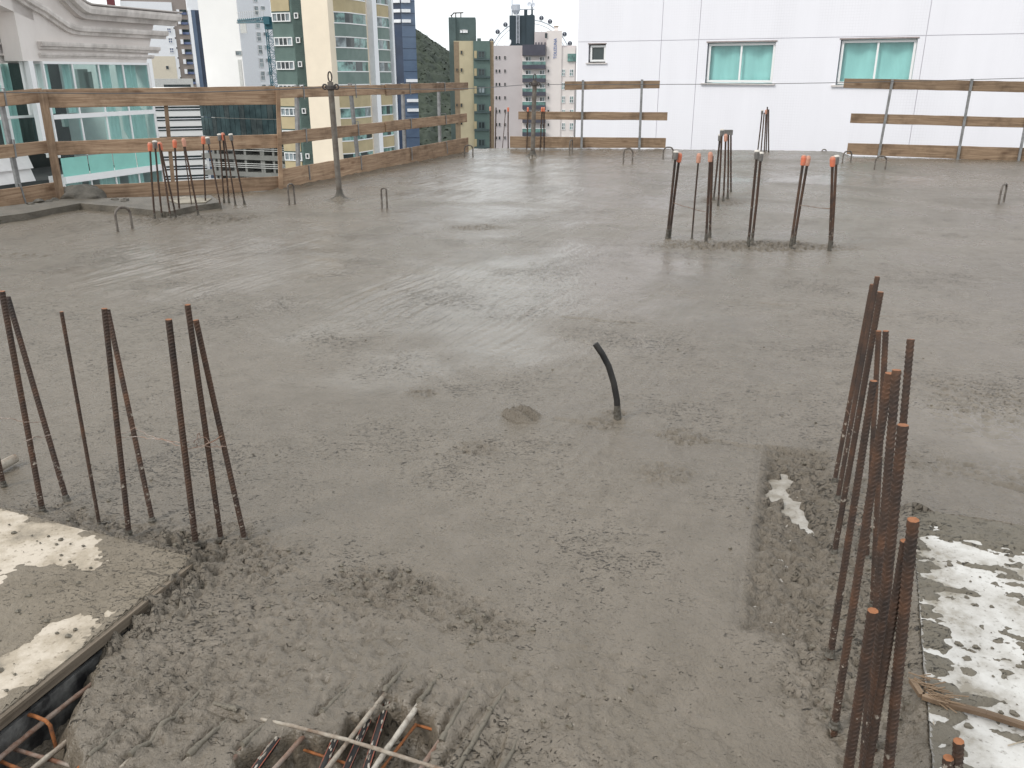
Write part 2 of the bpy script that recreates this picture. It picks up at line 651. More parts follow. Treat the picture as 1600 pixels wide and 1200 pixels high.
M['conduit_stripe'] = mat('orange_conduit_stripe', (0.30, 0.075, 0.04), 0.6, col2=(0.12, 0.07, 0.055), vscale=60)
M['conduit_white'] = mat('white_cement_smear', (0.40, 0.365, 0.315), 0.8, col2=(0.14, 0.11, 0.085), vscale=24, bump=.003, bscale=150)
M['cap_orange'] = mat('orange_plastic', (0.62, 0.155, 0.075), 0.6, col2=(0.46, 0.17, 0.11), vscale=30)
M['cap_pale'] = mat('faded_orange_plastic', (0.52, 0.27, 0.19), 0.6, col2=(0.42, 0.20, 0.14), vscale=30)
M['cap_grey'] = mat('grey_plastic', (0.16, 0.15, 0.14), 0.6, col2=(0.10, 0.095, 0.09), vscale=30)
M['cap_white'] = mat('mortar_topped_plastic', (0.62, 0.58, 0.53), 0.7, var=0.25, vscale=40)
M['galv'] = mat('galvanised_steel', (0.30, 0.30, 0.30), 0.5, metal=0.6, var=0.35, vscale=12)
M['pole'] = mat('painted_steel_pole', (0.155, 0.14, 0.12), 0.6, col2=(0.09, 0.07, 0.055), vscale=10)
M['dark_metal'] = mat('dark_steel', (0.06, 0.05, 0.045), 0.6, var=0.3, vscale=20)
M['loop'] = mat('loop_steel', (0.075, 0.06, 0.05), 0.7, col2=(0.17, 0.15, 0.13), vscale=14)
M['cable'] = mat('steel_cable', (0.12, 0.12, 0.12), 0.5, metal=0.4)
M['wire'] = mat('tie_wire', (0.20, 0.11, 0.07), 0.6, col2=(0.34, 0.30, 0.27), vscale=20)
# buildings
M['sill_dull'] = mat('dull_board', (0.30, 0.27, 0.215), 0.8, col2=(0.13, 0.115, 0.09), vscale=5)
M['tile'] = tile_material('white_mosaic', (0.76, 0.755, 0.80), (0.34, 0.32, 0.34), 0.07)
M['joint'] = mat('wall_joint', (0.66, 0.64, 0.68), 0.9)
M['frame'] = mat('white_aluminium', (0.78, 0.78, 0.78), 0.4)
M['sill'] = mat('pale_stone_sill', (0.62, 0.58, 0.56), 0.6, var=0.2)
M['trimdark'] = mat('grey_lintel', (0.33, 0.28, 0.27), 0.7, var=0.3, vscale=12)
M['teal_glass'] = glass_material('teal_glass', (0.75, 0.885, 0.875))
M['teal_blind'] = mat('pale_blind', (0.85, 0.92, 0.92), 0.8, col2=(0.74, 0.82, 0.82), vscale=1.4, stretch=(3, 3, 0.7))
M['curtain'] = mat('white_curtain', (0.85, 0.87, 0.85), 0.85, var=0.12, vscale=3, stretch=(4, 4, 0.2))
M['room'] = mat('dark_room', (0.03, 0.034, 0.034), 0.9, col2=(0.06, 0.065, 0.062), vscale=0.9)
M['room_pale'] = mat('room_furniture', (0.28, 0.30, 0.29), 0.8)
M['teal_panel'] = mat('teal_spandrel_glass', (0.24, 0.55, 0.48), 0.12, var=0.12, vscale=1.2)
M['teal_dim'] = mat('dim_teal_glass', (0.17, 0.32, 0.29), 0.12, col2=(0.07, 0.12, 0.115), vscale=0.7)
M['beige'] = mat('beige_render', (0.74, 0.69, 0.655), 0.85, col2=(0.66, 0.61, 0.575), vscale=1.1, stretch=(1, 1, 0.35), bump=0.004, bscale=60)
M['beige_stain'] = mat('stained_moulding', (0.70, 0.65, 0.61), 0.85, col2=(0.48, 0.44, 0.41), vscale=2.2, stretch=(1.4, 1.4, 0.6))
M['mosaic_pink'] = mat('pink_mosaic', (0.60, 0.44, 0.36), 0.8, col2=(0.40, 0.30, 0.25), vscale=4)
M['siding'] = mat('white_siding', (0.74, 0.72, 0.71), 0.7, var=0.1)
M['green'] = mat('dark_green_tile', (0.105, 0.16, 0.142), 0.5, col2=(0.085, 0.132, 0.118), vscale=0.7)
M['green2'] = mat('grey_green_tile', (0.165, 0.225, 0.205), 0.5, col2=(0.13, 0.185, 0.168), vscale=0.8)
M['greenx'] = mat('slate_green_tile', (0.075, 0.112, 0.112), 0.55, var=0.25, vscale=0.6)
M['cream'] = mat('cream_render', (0.80, 0.70, 0.56), 0.8, var=0.07, vscale=0.3)
M['khaki'] = mat('khaki_tile', (0.46, 0.38, 0.23), 0.7, var=0.15, vscale=0.6)
M['sand'] = mat('sand_tile', (0.52, 0.45, 0.30), 0.7, var=0.1, vscale=0.4)
M['brown'] = mat('brown_tile', (0.27, 0.20, 0.13), 0.7, var=0.15)
M['taupe'] = mat('taupe_render', (0.31, 0.265, 0.24), 0.8, var=0.1)
M['white'] = mat('white_render', (0.80, 0.79, 0.775), 0.8, var=0.05, vscale=0.1)
M['white2'] = mat('cool_white_render', (0.82, 0.83, 0.86), 0.8, var=0.05)
M['paleyel'] = mat('pale_yellow_render', (0.72, 0.65, 0.53), 0.8, var=0.07)
M['palegrey'] = mat('pale_grey_concrete', (0.55, 0.55, 0.53), 0.8, var=0.15)
M['pinkgrey'] = mat('pink_grey_tile', (0.57, 0.52, 0.52), 0.7, var=0.08, vscale=0.2)
M['pinkpale'] = mat('pale_pink_tile', (0.74, 0.68, 0.655), 0.7, var=0.06, vscale=0.2)
M['slate'] = mat('dark_slate_tile', (0.075, 0.075, 0.10), 0.5, var=0.2, vscale=0.5)
M['tank'] = mat('blue_black_cladding', (0.028, 0.048, 0.062), 0.5, var=0.2, vscale=0.3)
M['blueglass'] = mat('dark_blue_curtain_wall', (0.035, 0.055, 0.10), 0.12, col2=(0.02, 0.03, 0.055), vscale=0.15)
M['blueglass2'] = mat('mid_blue_curtain_wall', (0.10, 0.145, 0.22), 0.15, col2=(0.075, 0.11, 0.175), vscale=0.15)
M['darkglass'] = mat('dark_glass', (0.02, 0.03, 0.033), 0.08, col2=(0.05, 0.065, 0.065), vscale=0.8)
M['blackteal'] = mat('black_teal_glass', (0.012, 0.026, 0.03), 0.08, col2=(0.04, 0.07, 0.075), vscale=0.4)
M['paneteal'] = mat('pale_teal_pane', (0.30, 0.50, 0.47), 0.12, col2=(0.06, 0.09, 0.09), vscale=0.9)
M['panegrey'] = mat('grey_pane', (0.36, 0.42, 0.44), 0.12, col2=(0.09, 0.11, 0.12), vscale=0.6)
M['paneblue'] = mat('blue_pane', (0.16, 0.20, 0.33), 0.12, col2=(0.08, 0.10, 0.19), vscale=0.6)
M['concrete_far'] = mat('raw_concrete_far', (0.22, 0.22, 0.205), 0.9, var=0.25, vscale=0.4)
M['crane'] = mat('teal_crane_paint', (0.03, 0.12, 0.155), 0.5)
M['maroon'] = mat('maroon_roof', (0.16, 0.045, 0.05), 0.8)
M['sign'] = mat('blue_sign', (0.10, 0.17, 0.40), 0.5)
M['wheel'] = mat('wheel_white_steel', (0.55, 0.58, 0.64), 0.5)
M['pod'] = mat('wheel_pod_glass', (0.05, 0.055, 0.08), 0.2)
M['leaf'] = mat('forest_leaves', (0.040, 0.052, 0.034), 0.9, col2=(0.024, 0.034, 0.025), vscale=0.09)
M['ground'] = mat('city_ground', (0.16, 0.16, 0.15), 0.95, var=0.4, vscale=0.02)
AX = R(20)       # the city grid runs 20 degrees to the right of the view
AXP = R(110)

# ------------------------------------------------------------------ noise for the cast surface
def pnoise(x, y, seed=0):
    xi = np.floor(x).astype(np.int64)
    yi = np.floor(y).astype(np.int64)
    xf, yf = x - xi, y - yi

    def grad(ix, iy, dx, dy):
        h = (ix * 374761393 + iy * 668265263 + seed * 974711) & 0xFFFFFFFF
        h = ((h ^ (h >> 13)) * 1274126177) & 0xFFFFFFFF
        h = (h ^ (h >> 16)) & 0xFFFF
        a = h * (2 * math.pi / 65536)
        return np.cos(a) * dx + np.sin(a) * dy
    u = xf * xf * xf * (xf * (xf * 6 - 15) + 10)
    v = yf * yf * yf * (yf * (yf * 6 - 15) + 10)
    n00 = grad(xi, yi, xf, yf)
    n10 = grad(xi + 1, yi, xf - 1, yf)
    n01 = grad(xi, yi + 1, xf, yf - 1)
    n11 = grad(xi + 1, yi + 1, xf - 1, yf - 1)
    return (n00 * (1 - u) + n10 * u) * (1 - v) + (n01 * (1 - u) + n11 * u) * v


def sstep(a, b, x):
    t = np.clip((x - a) / (b - a), 0, 1)
    return t * t * (3 - 2 * t)


def segdist(x, y, a, b):
    ax, ay, bx, by = a[0], a[1], b[0], b[1]
    dx, dy = bx - ax, by - ay
    L2 = dx * dx + dy * dy
    t = ((x - ax) * dx + (y - ay) * dy) / L2
    tc = np.clip(t, 0, 1)
    return np.hypot(x - ax - tc * dx, y - ay - tc * dy), t, ((x - ax) * dy - (y - ay) * dx) / math.sqrt(L2)


def inpoly(x, y, poly):
    r = np.zeros(x.shape, bool)
    n = len(poly)
    for i in range(n):
        x0, y0 = poly[i][0], poly[i][1]
        x1, y1 = poly[(i + 1) % n][0], poly[(i + 1) % n][1]
        c = ((y0 > y) != (y1 > y)) & (x < (x1 - x0) * (y - y0) / (y1 - y0 + 1e-12) + x0)
        r ^= c
    return r


def rot(x, y, az):
    """coordinates along / across azimuth az"""
    return x * math.sin(az) + y * math.cos(az), x * math.cos(az) - y * math.sin(az)


def blob(x, y, px, py, a, b, az=0.0):
    c = gnd(px, py)
    s, t = rot(x - c.x, y - c.y, az)
    d = np.hypot(s / a, t / b)
    return d


# left and right cover sheets (plan corners, z of their tops)
LZ = 0.035
Lc = gnd(303, 872, LZ)
e_fwd = Vector((math.sin(R(18)), math.cos(R(18)), 0))
e_rt = Vector((math.sin(R(112)), math.cos(R(112)), 0))
LPOLY = [Lc, Lc - e_rt * 1.7, Lc - e_rt * 1.7 - e_fwd * 1.5, Lc - e_fwd * 1.5]
RZ = 0.02
Rc = gnd(1424, 798, RZ)
f_fwd = Vector((math.sin(R(22)), math.cos(R(22)), 0))
f_rt = Vector((math.sin(R(110)), math.cos(R(110)), 0))
RPOLY = [Rc, Rc + f_rt * 1.8, Rc + f_rt * 1.8 - f_fwd * 1.7, Rc - f_fwd * 1.7]
PATCH = [gnd(1192, 694), gnd(1298, 704), gnd(1302, 1008), gnd(1152, 982)]
TRENCH = [gnd(165, 985), gnd(150, 1060), gnd(118, 1110), gnd(112, 1150), gnd(135, 1200), gnd(150, 1290), gnd(-100, 1290), gnd(-120, 1100)]
GROOVES = [((505, 1117), (552, 1068)), ((601, 1085), (638, 1038)), ((654, 1101), (690, 1052)), ((695, 1147), (740, 1072)),
           ((209, 1183), (335, 1062)), ((298, 1185), (362, 1119)), ((380, 1170), (420, 1127)), ((640, 1260), (790, 1075)),
           ((141, 1188), (215, 1120)), ((380, 1117), (325, 1098)), ((770, 1220), (800, 1130))]
SEAMS = [((0, 398), (180, 358)), ((180, 358), (250, 342)), ((1150, 470), (1600, 520)), ((1490, 735), (1640, 780)),
         ((1040, 376), (1310, 392)), ((870, 655), (1180, 700)), ((800, 488), (1010, 508)), ((300, 372), (420, 384)),
         ((1188, 700), (1150, 985)), ((1150, 985), (1310, 1012)), ((1420, 798), (1640, 830))]
# clumpy, freshly dumped areas: px centre, half axes in metres, azimuth, height of the lumps
CLUMPS = [(230, 930, .40, .20, R(20), .030), (120, 1010, .35, .12, R(20), .026), (250, 1080, .3, .28, 0, .009), (660, 945, .14, .36, R(20), .008),
          (760, 975, .12, .16, R(20), .009), (600, 915, .14, .26, R(10), .012), (330, 865, .25, .40, R(20), .013), (180, 840, .15, .6, R(22), .012),
          (440, 1000, .45, .5, 0, .006), (660, 1120, .3, .4, 0, .005), (850, 1150, .5, .6, 0, .004), (1300, 860, 1.1, .22, R(20), .010), (1360, 1050, .6, .18, R(20), .010),
          (815, 650, .085, .11, R(20), .006), (660, 613, .10, .11, R(30), .007), (1070, 683, .10, .14, R(20), .012), (940, 660, .1, .15, 0, .007),
          (745, 700, .09, .12, 0, .007), (1040, 740, .12, .14, 0, .007), (960, 645, .05, .09, 0, .010), (1180, 384, .3, 1.1, R(5), .026), (290, 342, .5, 1.0, R(0), .026),
          (1570, 640, .5, .5, 0, .006), (750, 355, .25, .45, 0, .010), (270, 845, .10, .10, 0, .03), (530, 312, .2, .22, 0, .02), (833, 246, .25, .2, 0, .02), (1130, 315, .5, .3, 0, .014),
          (15, 400, .2, .6, 0, .01), (1560, 740, .15, .7, R(20), .006)]
LUMPS = [(815, 650, .08, .11, R(20), .036), (1070, 683, .09, .13, R(20), .014), (966, 655, .05, .05, 0, .02), (660, 613, .09, .1, 0, .010), (265, 925, .2, .12, R(20), .03), (270, 850, .07, .1, 0, .03),
         (530, 312, .12, .14, 0, .05), (833, 246, .15, .17, 0, .04), (290, 345, .35, .9, R(0), .02), (1170, 384, .2, .9, R(0), .015)]


def height(x, y):
    h = 0.006 * pnoise(x * 0.9, y * 0.9, 1) + 0.003 * pnoise(x * 2.7, y * 2.7, 2)
    # ripples left by the screed and float
    s, t = rot(x, y, R(25))
    wv = pnoise(x * 0.8, y * 0.8, 3)
    g = sstep(0.0, 0.35, pnoise(x * 0.45 + 9, y * 0.45, 4) + 0.32)
    h += 0.006 * g * pnoise(t * 19 + wv * 2, s * 1.6, 5)
    h += 0.0020 * pnoise(s * 3, t * 15, 6)
    far = sstep(4.5, 8, y)
    h += 0.008 * far * g * pnoise(t * 6.5 + wv * 2, s * 0.6, 35) + 0.006 * far * pnoise(s * 4.5 + wv, t * 0.5, 36)
    # stipple of aggregate under the skin
    st = 0.0028 * pnoise(x * 30, y * 30, 7) + 0.0017 * pnoise(x * 61, y * 61, 8)
    h += st * (0.55 + 0.7 * sstep(-0.25, 0.3, pnoise(x * 0.8, y * 0.8, 9)))
    # lumps
    amp = np.zeros_like(x)
    edge = 0.35 * pnoise(x * 4, y * 4, 10)
    for px, py, a, b, az, k in CLUMPS:
        d = blob(x, y, px, py, a, b, az)
        amp = np.maximum(amp, k * (1 - sstep(0.45, 1.15, d + edge)))
    bil = np.abs(pnoise(x * 13, y * 13, 11)) * 1.3 + np.abs(pnoise(x * 29, y * 29, 12)) * 0.75 + np.abs(pnoise(x * 60, y * 60, 13)) * 0.35
    wx = x + 0.02 * pnoise(x * 11, y * 11, 14)
    wy = y + 0.02 * pnoise(x * 11, y * 11, 15)
    tear = sstep(0.10, 0.24, pnoise(wx * 24, wy * 24, 16)) * 0.5 + sstep(0.16, 0.26, pnoise(wx * 45, wy * 45, 17)) * 0.3
    h += amp * 1.5 * (bil * 1.0 - 0.35 - tear * 1.7)
    for px, py, a, b, az, k in LUMPS:
        d = blob(x, y, px, py, a, b, az)
        h += k * (1 - sstep(0.1, 1.1, d + 0.4 * edge))
    # the float mark with parallel grooves
    d = blob(x, y, 815, 650, .08, .10, R(20))
    s, t = rot(x, y, R(128))
    h += 0.019 * (1 - sstep(0.85, 1.05, d)) * np.sin(t * 105 + 2 * pnoise(x * 9, y * 9, 18))
    # scratches and seams
    for a, b in SEAMS:
        A, B = gnd(*a), gnd(*b)
        wob = 0.012 * pnoise(x * 5, y * 5, 19)
        d, tt, sd = segdist(x + wob, y + wob, A, B)
        br = sstep(-0.15, 0.1, pnoise(x * 3, y * 3, 20))
        wd = 0.010 + 0.0022 * np.hypot(A.x, A.y)
        h -= 0.006 * br * np.exp(-(d / wd) ** 2)
        h += 0.003 * br * np.exp(-((d - 1.7 * wd) / wd) ** 2)
    for a, b in GROOVES:
        A, B = gnd(*a), gnd(*b)
        d, tt, sd = segdist(x + 0.006 * pnoise(x * 15, y * 15, 21), y, A, B)
        fade = 1 - 0.65 * np.clip(tt, 0, 1)
        h -= 0.028 * fade * np.exp(-((sd + 0.014) / 0.011) ** 2) * (d < 0.08)* np.exp(-(np.maximum(0, np.abs(tt - .5) - .5) * 14) ** 2)
        h += 0.016 * fade * np.exp(-(d / 0.013) ** 2)
    # sunken mortar-covered board beside the right-hand bars
    pm = inpoly(x, y, [(p.x, p.y) for p in PATCH])
    px_, py_ = PATCH[0], PATCH[2]
    dmin = np.full_like(x, 9.0)
    for i in range(4):
        d, _, _ = segdist(x, y, PATCH[i], PATCH[(i + 1) % 4])
        dmin = np.minimum(dmin, d)
    inn = np.where(pm, sstep(0.0, 0.05, dmin + 0.015 * pnoise(x * 12, y * 12, 22)), 0)
    t1 = np.minimum(blob(x, y, 1220, 752, .15, .045, R(20)), blob(x, y, 1248, 797, .12, .042, R(0)))
    t1 = np.minimum(t1, blob(x, y, 1235, 775, .08, .04, R(20)))
    clr = (1 - sstep(0.75, 1.2, t1 + 1.1 * pnoise(x * 17, y * 17, 23)))
    film = 0.012 + 0.048 * (np.abs(pnoise(x * 14, y * 14, 24)) + 0.6 * np.abs(pnoise(x * 33, y * 33, 25))) - 0.013 * tear - 0.066 * clr
    h = h * (1 - 0.7 * inn) + inn * (-0.046 + film)
    # open trench and the hole over the conduits
    tr = inpoly(x, y, [(p.x, p.y) for p in TRENCH])
    dmin = np.full_like(x, 9.0)
    for i in range(len(TRENCH)):
        d, _, _ = segdist(x, y, TRENCH[i], TRENCH[(i + 1) % len(TRENCH)])
        dmin = np.minimum(dmin, d)
    sd = np.where(tr, -dmin, dmin) + 0.035 * pnoise(x * 10, y * 10, 26) + 0.014 * pnoise(x * 26, y * 26, 27)
    h -= 0.135 * (1 - sstep(-0.085, 0.012, sd))
    hole = np.minimum(blob(x, y, 588, 1165, .17, .14, R(20)), blob(x, y, 640, 1155, .12, .07, R(20)))
    hole = np.minimum(hole, blob(x, y, 510, 1195, .12, .20, R(20)))
    hole = np.minimum(hole, blob(x, y, 410, 1195, .10, .08, R(20)))
    hh = 1 - sstep(0.72, 1.02, hole + 0.35 * pnoise(x * 13, y * 13, 28) + 0.18 * pnoise(x * 31, y * 31, 29))
    h -= hh * (0.12 - 0.03 * np.abs(pnoise(x * 22, y * 22, 30)))
    # rows of bars half drowned along the bottom edge: the skin sags between them
    low = 1 - sstep(1.62, 1.95, y - 0.34 * x)
    h -= 0.020 * low
    for poly, zz in ((LPOLY, LZ), (RPOLY, RZ)):
        for i in ((0,) if poly is LPOLY else (0, 3)):
            d, _, _ = segdist(x, y, poly[i], poly[(i + 1) % 4])
            h += (zz + .010 + .012 * pnoise(x * 14, y * 14, 32)) * np.exp(-(d / 0.045) ** 2)
    for a, b, k in ((gnd(437, 297), gnd(725, 240), .035), (gnd(795, 232), gnd(1042, 234), .02)):
        d, _, _ = segdist(x, y, a, b)
        h += (k + .02 * pnoise(x * 2.2, y * 2.2, 33) + .02 * pnoise(x * 6, y * 6, 34)) * np.exp(-(d / 0.12) ** 2)
    # keep clear under the two cover sheets
    for poly, zz in ((LPOLY, LZ), (RPOLY, RZ)):
        ip = inpoly(x, y, [(p.x, p.y) for p in poly])
        h = np.where(ip, np.minimum(h, zz - 0.03), h)
    return h


def grid_mesh(name, xs, ys, fz, keep, mats, smooth=True):
    X, Y = np.meshgrid(xs, ys)
    Z = fz(X.ravel(), Y.ravel())
    nx, ny = len(xs), len(ys)
    idx = np.arange(nx * ny).reshape(ny, nx)
    q = np.stack([idx[:-1, :-1], idx[:-1, 1:], idx[1:, 1:], idx[1:, :-1]], -1).reshape(-1, 4)
    cx = X.ravel()[q].mean(1)
    cy = Y.ravel()[q].mean(1)
    q = q[keep(cx, cy, Z[q])]
    used = np.unique(q)
    remap = np.zeros(nx * ny, np.int64)
    remap[used] = np.arange(len(used))
    q = remap[q]
    co = np.stack([X.ravel()[used], Y.ravel()[used], Z[used]], -1)
    me = bpy.data.meshes.new(name)
    me.vertices.add(len(co))
    me.vertices.foreach_set('co', co.ravel())
    me.loops.add(q.size)
    me.loops.foreach_set('vertex_index', q.ravel())
    me.polygons.add(len(q))
    me.polygons.foreach_set('loop_start', np.arange(0, q.size, 4))
    me.polygons.foreach_set('loop_total', np.full(len(q), 4))
    me.polygons.foreach_set('use_smooth', np.full(len(q), smooth))
    me.materials.append(mats)
    me.update(calc_edges=True)
    o = bpy.data.objects.new(name, me)
    COL.objects.link(o)
    ORG[o.name] = Vector((0, 0, 0))
    return o


def spaced(a, b, first, k):
    v = [a]
    while v[-1] < b:
        v.append(v[-1] + max(first, k * abs(v[-1])))
    return v


EDGE = [gnd(-160, 352), gnd(0, 326), gnd(96, 312), gnd(437, 294.5), gnd(729, 237), gnd(738, 232.5), gnd(795, 231.5), gnd(1042, 233.5), gnd(1180, 234.5), gnd(1305, 236.5),
        gnd(1323, 244), gnd(1600, 250.5), gnd(1800, 256)]
SLABPOLY = [(p.x, p.y) for p in EDGE] + [(16.5, 0.9), (-9, 0.9)]
ys = np.array(spaced(1.15, 20.6, 0.0058, 0.0034))
right = spaced(1.7, 15.5, 0.009, 0.0058)
xs = np.array([-v for v in reversed(spaced(1.7, 9.0, 0.009, 0.0058))] + list(np.arange(-1.69, 1.695, 0.0066)) + right)
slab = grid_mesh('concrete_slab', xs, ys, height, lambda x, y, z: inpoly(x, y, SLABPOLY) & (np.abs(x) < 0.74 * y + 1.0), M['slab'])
slab['kind'] = 'structure'
# where bleed water still stands on the skin
vc = np.empty(len(slab.data.vertices) * 3)
slab.data.vertices.foreach_get('co', vc)
vx, vy = vc[0::3], vc[1::3]
wet = np.zeros_like(vx)
en = 0.8 * pnoise(vx * 1.3, vy * 1.3, 70) + 0.4 * pnoise(vx * 4, vy * 4, 71)
for px, py, a_, b_, az_ in ((820, 285, 4.5, 2.2, R(8)), (880, 250, 3.5, 1.8, R(0)), (380, 400, 1.8, 1.5, R(20)), (760, 540, .9, .55, R(60)), (900, 430, 2.0, 1.2, R(30)), (640, 560, .6, .5, R(0)), (1290, 280, .9, 2.4, R(0)), (700, 470, 1.6, 1.4, R(20)), (1590, 690, .5, .5, 0)):
    wet = np.maximum(wet, 1 - sstep(0.4, 1.15, blob(vx, vy, px, py, a_, b_, az_) + en))
for px, py, a_, b_, az_, k in CLUMPS:
    if k > .0065:
        dd = blob(vx, vy, px, py, a_, b_, az_)
        wet -= .7 * (1 - sstep(0.3, 1.3, dd + .5 * en))
wet -= 1.6 * inpoly(vx, vy, [(p.x, p.y) for p in PATCH])
wet -= 1.3 * (1 - sstep(.8, 1.05, blob(vx, vy, 815, 650, .085, .115, R(20))))
wet = np.clip(wet, -1.3, 1)
at = slab.data.attributes.new('wet', 'FLOAT', 'POINT')
at.data.foreach_set('value', wet.astype(np.float32))
sb = MB().prism([(p[0], p[1]) for p in SLABPOLY[:-2]] + [(16.5, -3), (-9, -3)], -0.6, -0.26)
sbo = sb.build('slab_underside', M['darkslab'])
sbo['kind'] = 'structure'
# rim of the slab where the far edge shows
mb = MB()
for a, b in zip(EDGE[:-1], EDGE[1:]):
    n = Vector((b.y - a.y, a.x - b.x, 0)).normalized()
    if n.y > 0:
        n = -n
    a2, b2 = a + n * 0.12, b + n * 0.12
    mb.hexa([(a.x, a.y, -.3), (b.x, b.y, -.3), (b2.x, b2.y, -.3), (a2.x, a2.y, -.3), (a.x, a.y, -.012), (b.x, b.y, -.012), (b2.x, b2.y, -.012), (a2.x, a2.y, -.012)])
mb.build('slab_rim', M['upstand'])['kind'] = 'structure'

# ground far below
gm = MB()
gm.quadset([(-3000, -1500, -62), (3000, -1500, -62), (3000, 4500, -62), (-3000, 4500, -62)], [(0, 1, 2, 3)])
gm.build('ground', M['ground'])['kind'] = 'structure'


# ------------------------------------------------------------------ cover sheets and the mortar lying on them
def sheet(poly, z, th, m, name, label, cat, extra=None):
    t = thing(name, label, cat, (poly[0].x, poly[0].y, z - th))
    MB().prism([(p.x, p.y) for p in poly], z - th, z).build('panel', m, t)
    return t


lply = sheet(LPOLY, LZ, 0.02, M['cream_ply'], 'plywood_cover', 'cream plywood cover half buried in mortar beside the left bars', 'plywood')
# edge batten and the black form side under it
a, b = LPOLY[0], LPOLY[3]
nrm = Vector((e_fwd.y, -e_fwd.x, 0))
bt = MB()
N = 14
for i in range(N):
    p0, p1 = a.lerp(b, i / N), a.lerp(b, (i + 1) / N)
    k0 = k1 = 0.016
    uv0, uv1 = i / N * 1.5, (i + 1) / N * 1.5
    q = [Vector((p0.x, p0.y, LZ - .034)), Vector((p1.x, p1.y, LZ - .034)), Vector((p1.x, p1.y, LZ - .034)) + nrm * k1, Vector((p0.x, p0.y, LZ - .034)) + nrm * k0]
    q = [p + nrm * 0.002 for p in q]
    bt.hexa(q + [p + Vector((0, 0, .031)) for p in q], 0, [(uv0, 0), (uv1, 0), (uv1, .05), (uv0, .05), (uv0, .1), (uv1, .1), (uv1, .15), (uv0, .15)])
bt.build('edge_batten', M['batten'], lply)
fs = MB()
q = [Vector((p.x, p.y, -0.26)) for p in (a, b)]
fs.hexa([q[0] + nrm * .002, q[1] + nrm * .002, q[1] + nrm * .014, q[0] + nrm * .014] + [p + Vector((0, 0, .244)) for p in (q[0] + nrm * .002, q[1] + nrm * .002, q[1] + nrm * .014, q[0] + nrm * .014)])
fs.build('form_side', M['black_form'], lply)['label'] = 'black painted form side under the plywood edge'

rply = sheet(RPOLY, RZ, 0.02, M['white_ply'], 'plywood_cover', 'white plywood cover spattered with grey mortar at the right', 'plywood')
pb = MB().prism([(p.x, p.y) for p in PATCH], -0.060, -0.038)
tag(pb.build('sunken_board', M['dirty_ply'], origin=PATCH[0]), 'sunken narrow board under mortar with white patches, left of the right bars', 'plywood')


def filmL(x, y):
    s, t = rot(x - Lc.x, y - Lc.y, R(18))           # s along the edge (negative = nearer), t across (negative = left)
    v = 0.45 * pnoise(x * 5, y * 5, 40) + 0.32 * pnoise(x * 13, y * 13, 41) + 0.26 * pnoise(x * 34, y * 34, 42) + 0.14 * pnoise(x * 58, y * 58, 46)
    c = gnd(30, 840, LZ)
    d1 = np.hypot(*[q / k for q, k in zip(rot(x - c.x, y - c.y, R(112)), (.36, .12))])
    c2 = gnd(40, 1035, LZ)
    d2 = np.hypot(*[q / k for q, k in zip(rot(x - c2.x, y - c2.y, R(25)), (.26, .085))])
    c3 = gnd(-150, 900, LZ)
    d3 = np.hypot((x - c3.x) / .3, (y - c3.y) / .3)
    cov = np.minimum(np.minimum(d1, d2), d3) - 0.9 + v
    return LZ - 0.006 + np.clip(cov, -1, 0.25) * 0.03 + 0.009 * sstep(0, .3, cov) * (np.abs(pnoise(x * 22, y * 22, 43)) + .6 * np.abs(pnoise(x * 48, y * 48, 44)))


def filmR(x, y):
    s, t = rot(x - Rc.x, y - Rc.y, R(112))
    v = 0.75 * pnoise(s * 5.0, t * 13, 50) + 0.48 * pnoise(s * 11, t * 25, 51) + 0.42 * pnoise(s * 22, t * 44, 52) + 0.2 * pnoise(x * 60, y * 60, 55)
    back = 1 - sstep(0.03, 0.26, -t if False else (Rc - Vector((0, 0, 0))).y * 0 + ((Rc.x - x) * f_fwd.x + (Rc.y - y) * f_fwd.y))
    left = 1 - sstep(0.0, 0.06, (x - Rc.x) * f_rt.x + (y - Rc.y) * f_rt.y)
    cov = -0.10 + v + 0.75 * back + 0.35 * left
    return RZ - 0.004 + np.clip(cov, -1, 0.3) * 0.035 + 0.010 * sstep(0, .3, cov) * (np.abs(pnoise(x * 20, y * 20, 53)) + .6 * np.abs(pnoise(x * 45, y * 45, 54)))


def filmmesh(poly, fz, z, name, label, mt='film'):
    xa = np.arange(min(p.x for p in poly), max(p.x for p in poly), 0.0085)
    ya = np.arange(max(1.1, min(p.y for p in poly)), max(p.y for p in poly), 0.0085)
    pp = [(p.x, p.y) for p in poly]
    o = grid_mesh(name, xa, ya, fz, lambda x, y, zz: inpoly(x, y, pp) & (zz.max(1) > z - 0.004), M[mt])
    return tag(o, label, 'mortar', kind='stuff')


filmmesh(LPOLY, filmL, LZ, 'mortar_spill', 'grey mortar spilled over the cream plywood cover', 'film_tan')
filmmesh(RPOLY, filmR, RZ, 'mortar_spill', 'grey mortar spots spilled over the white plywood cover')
# crumbs of mortar and gravel lying about
cr = MB()


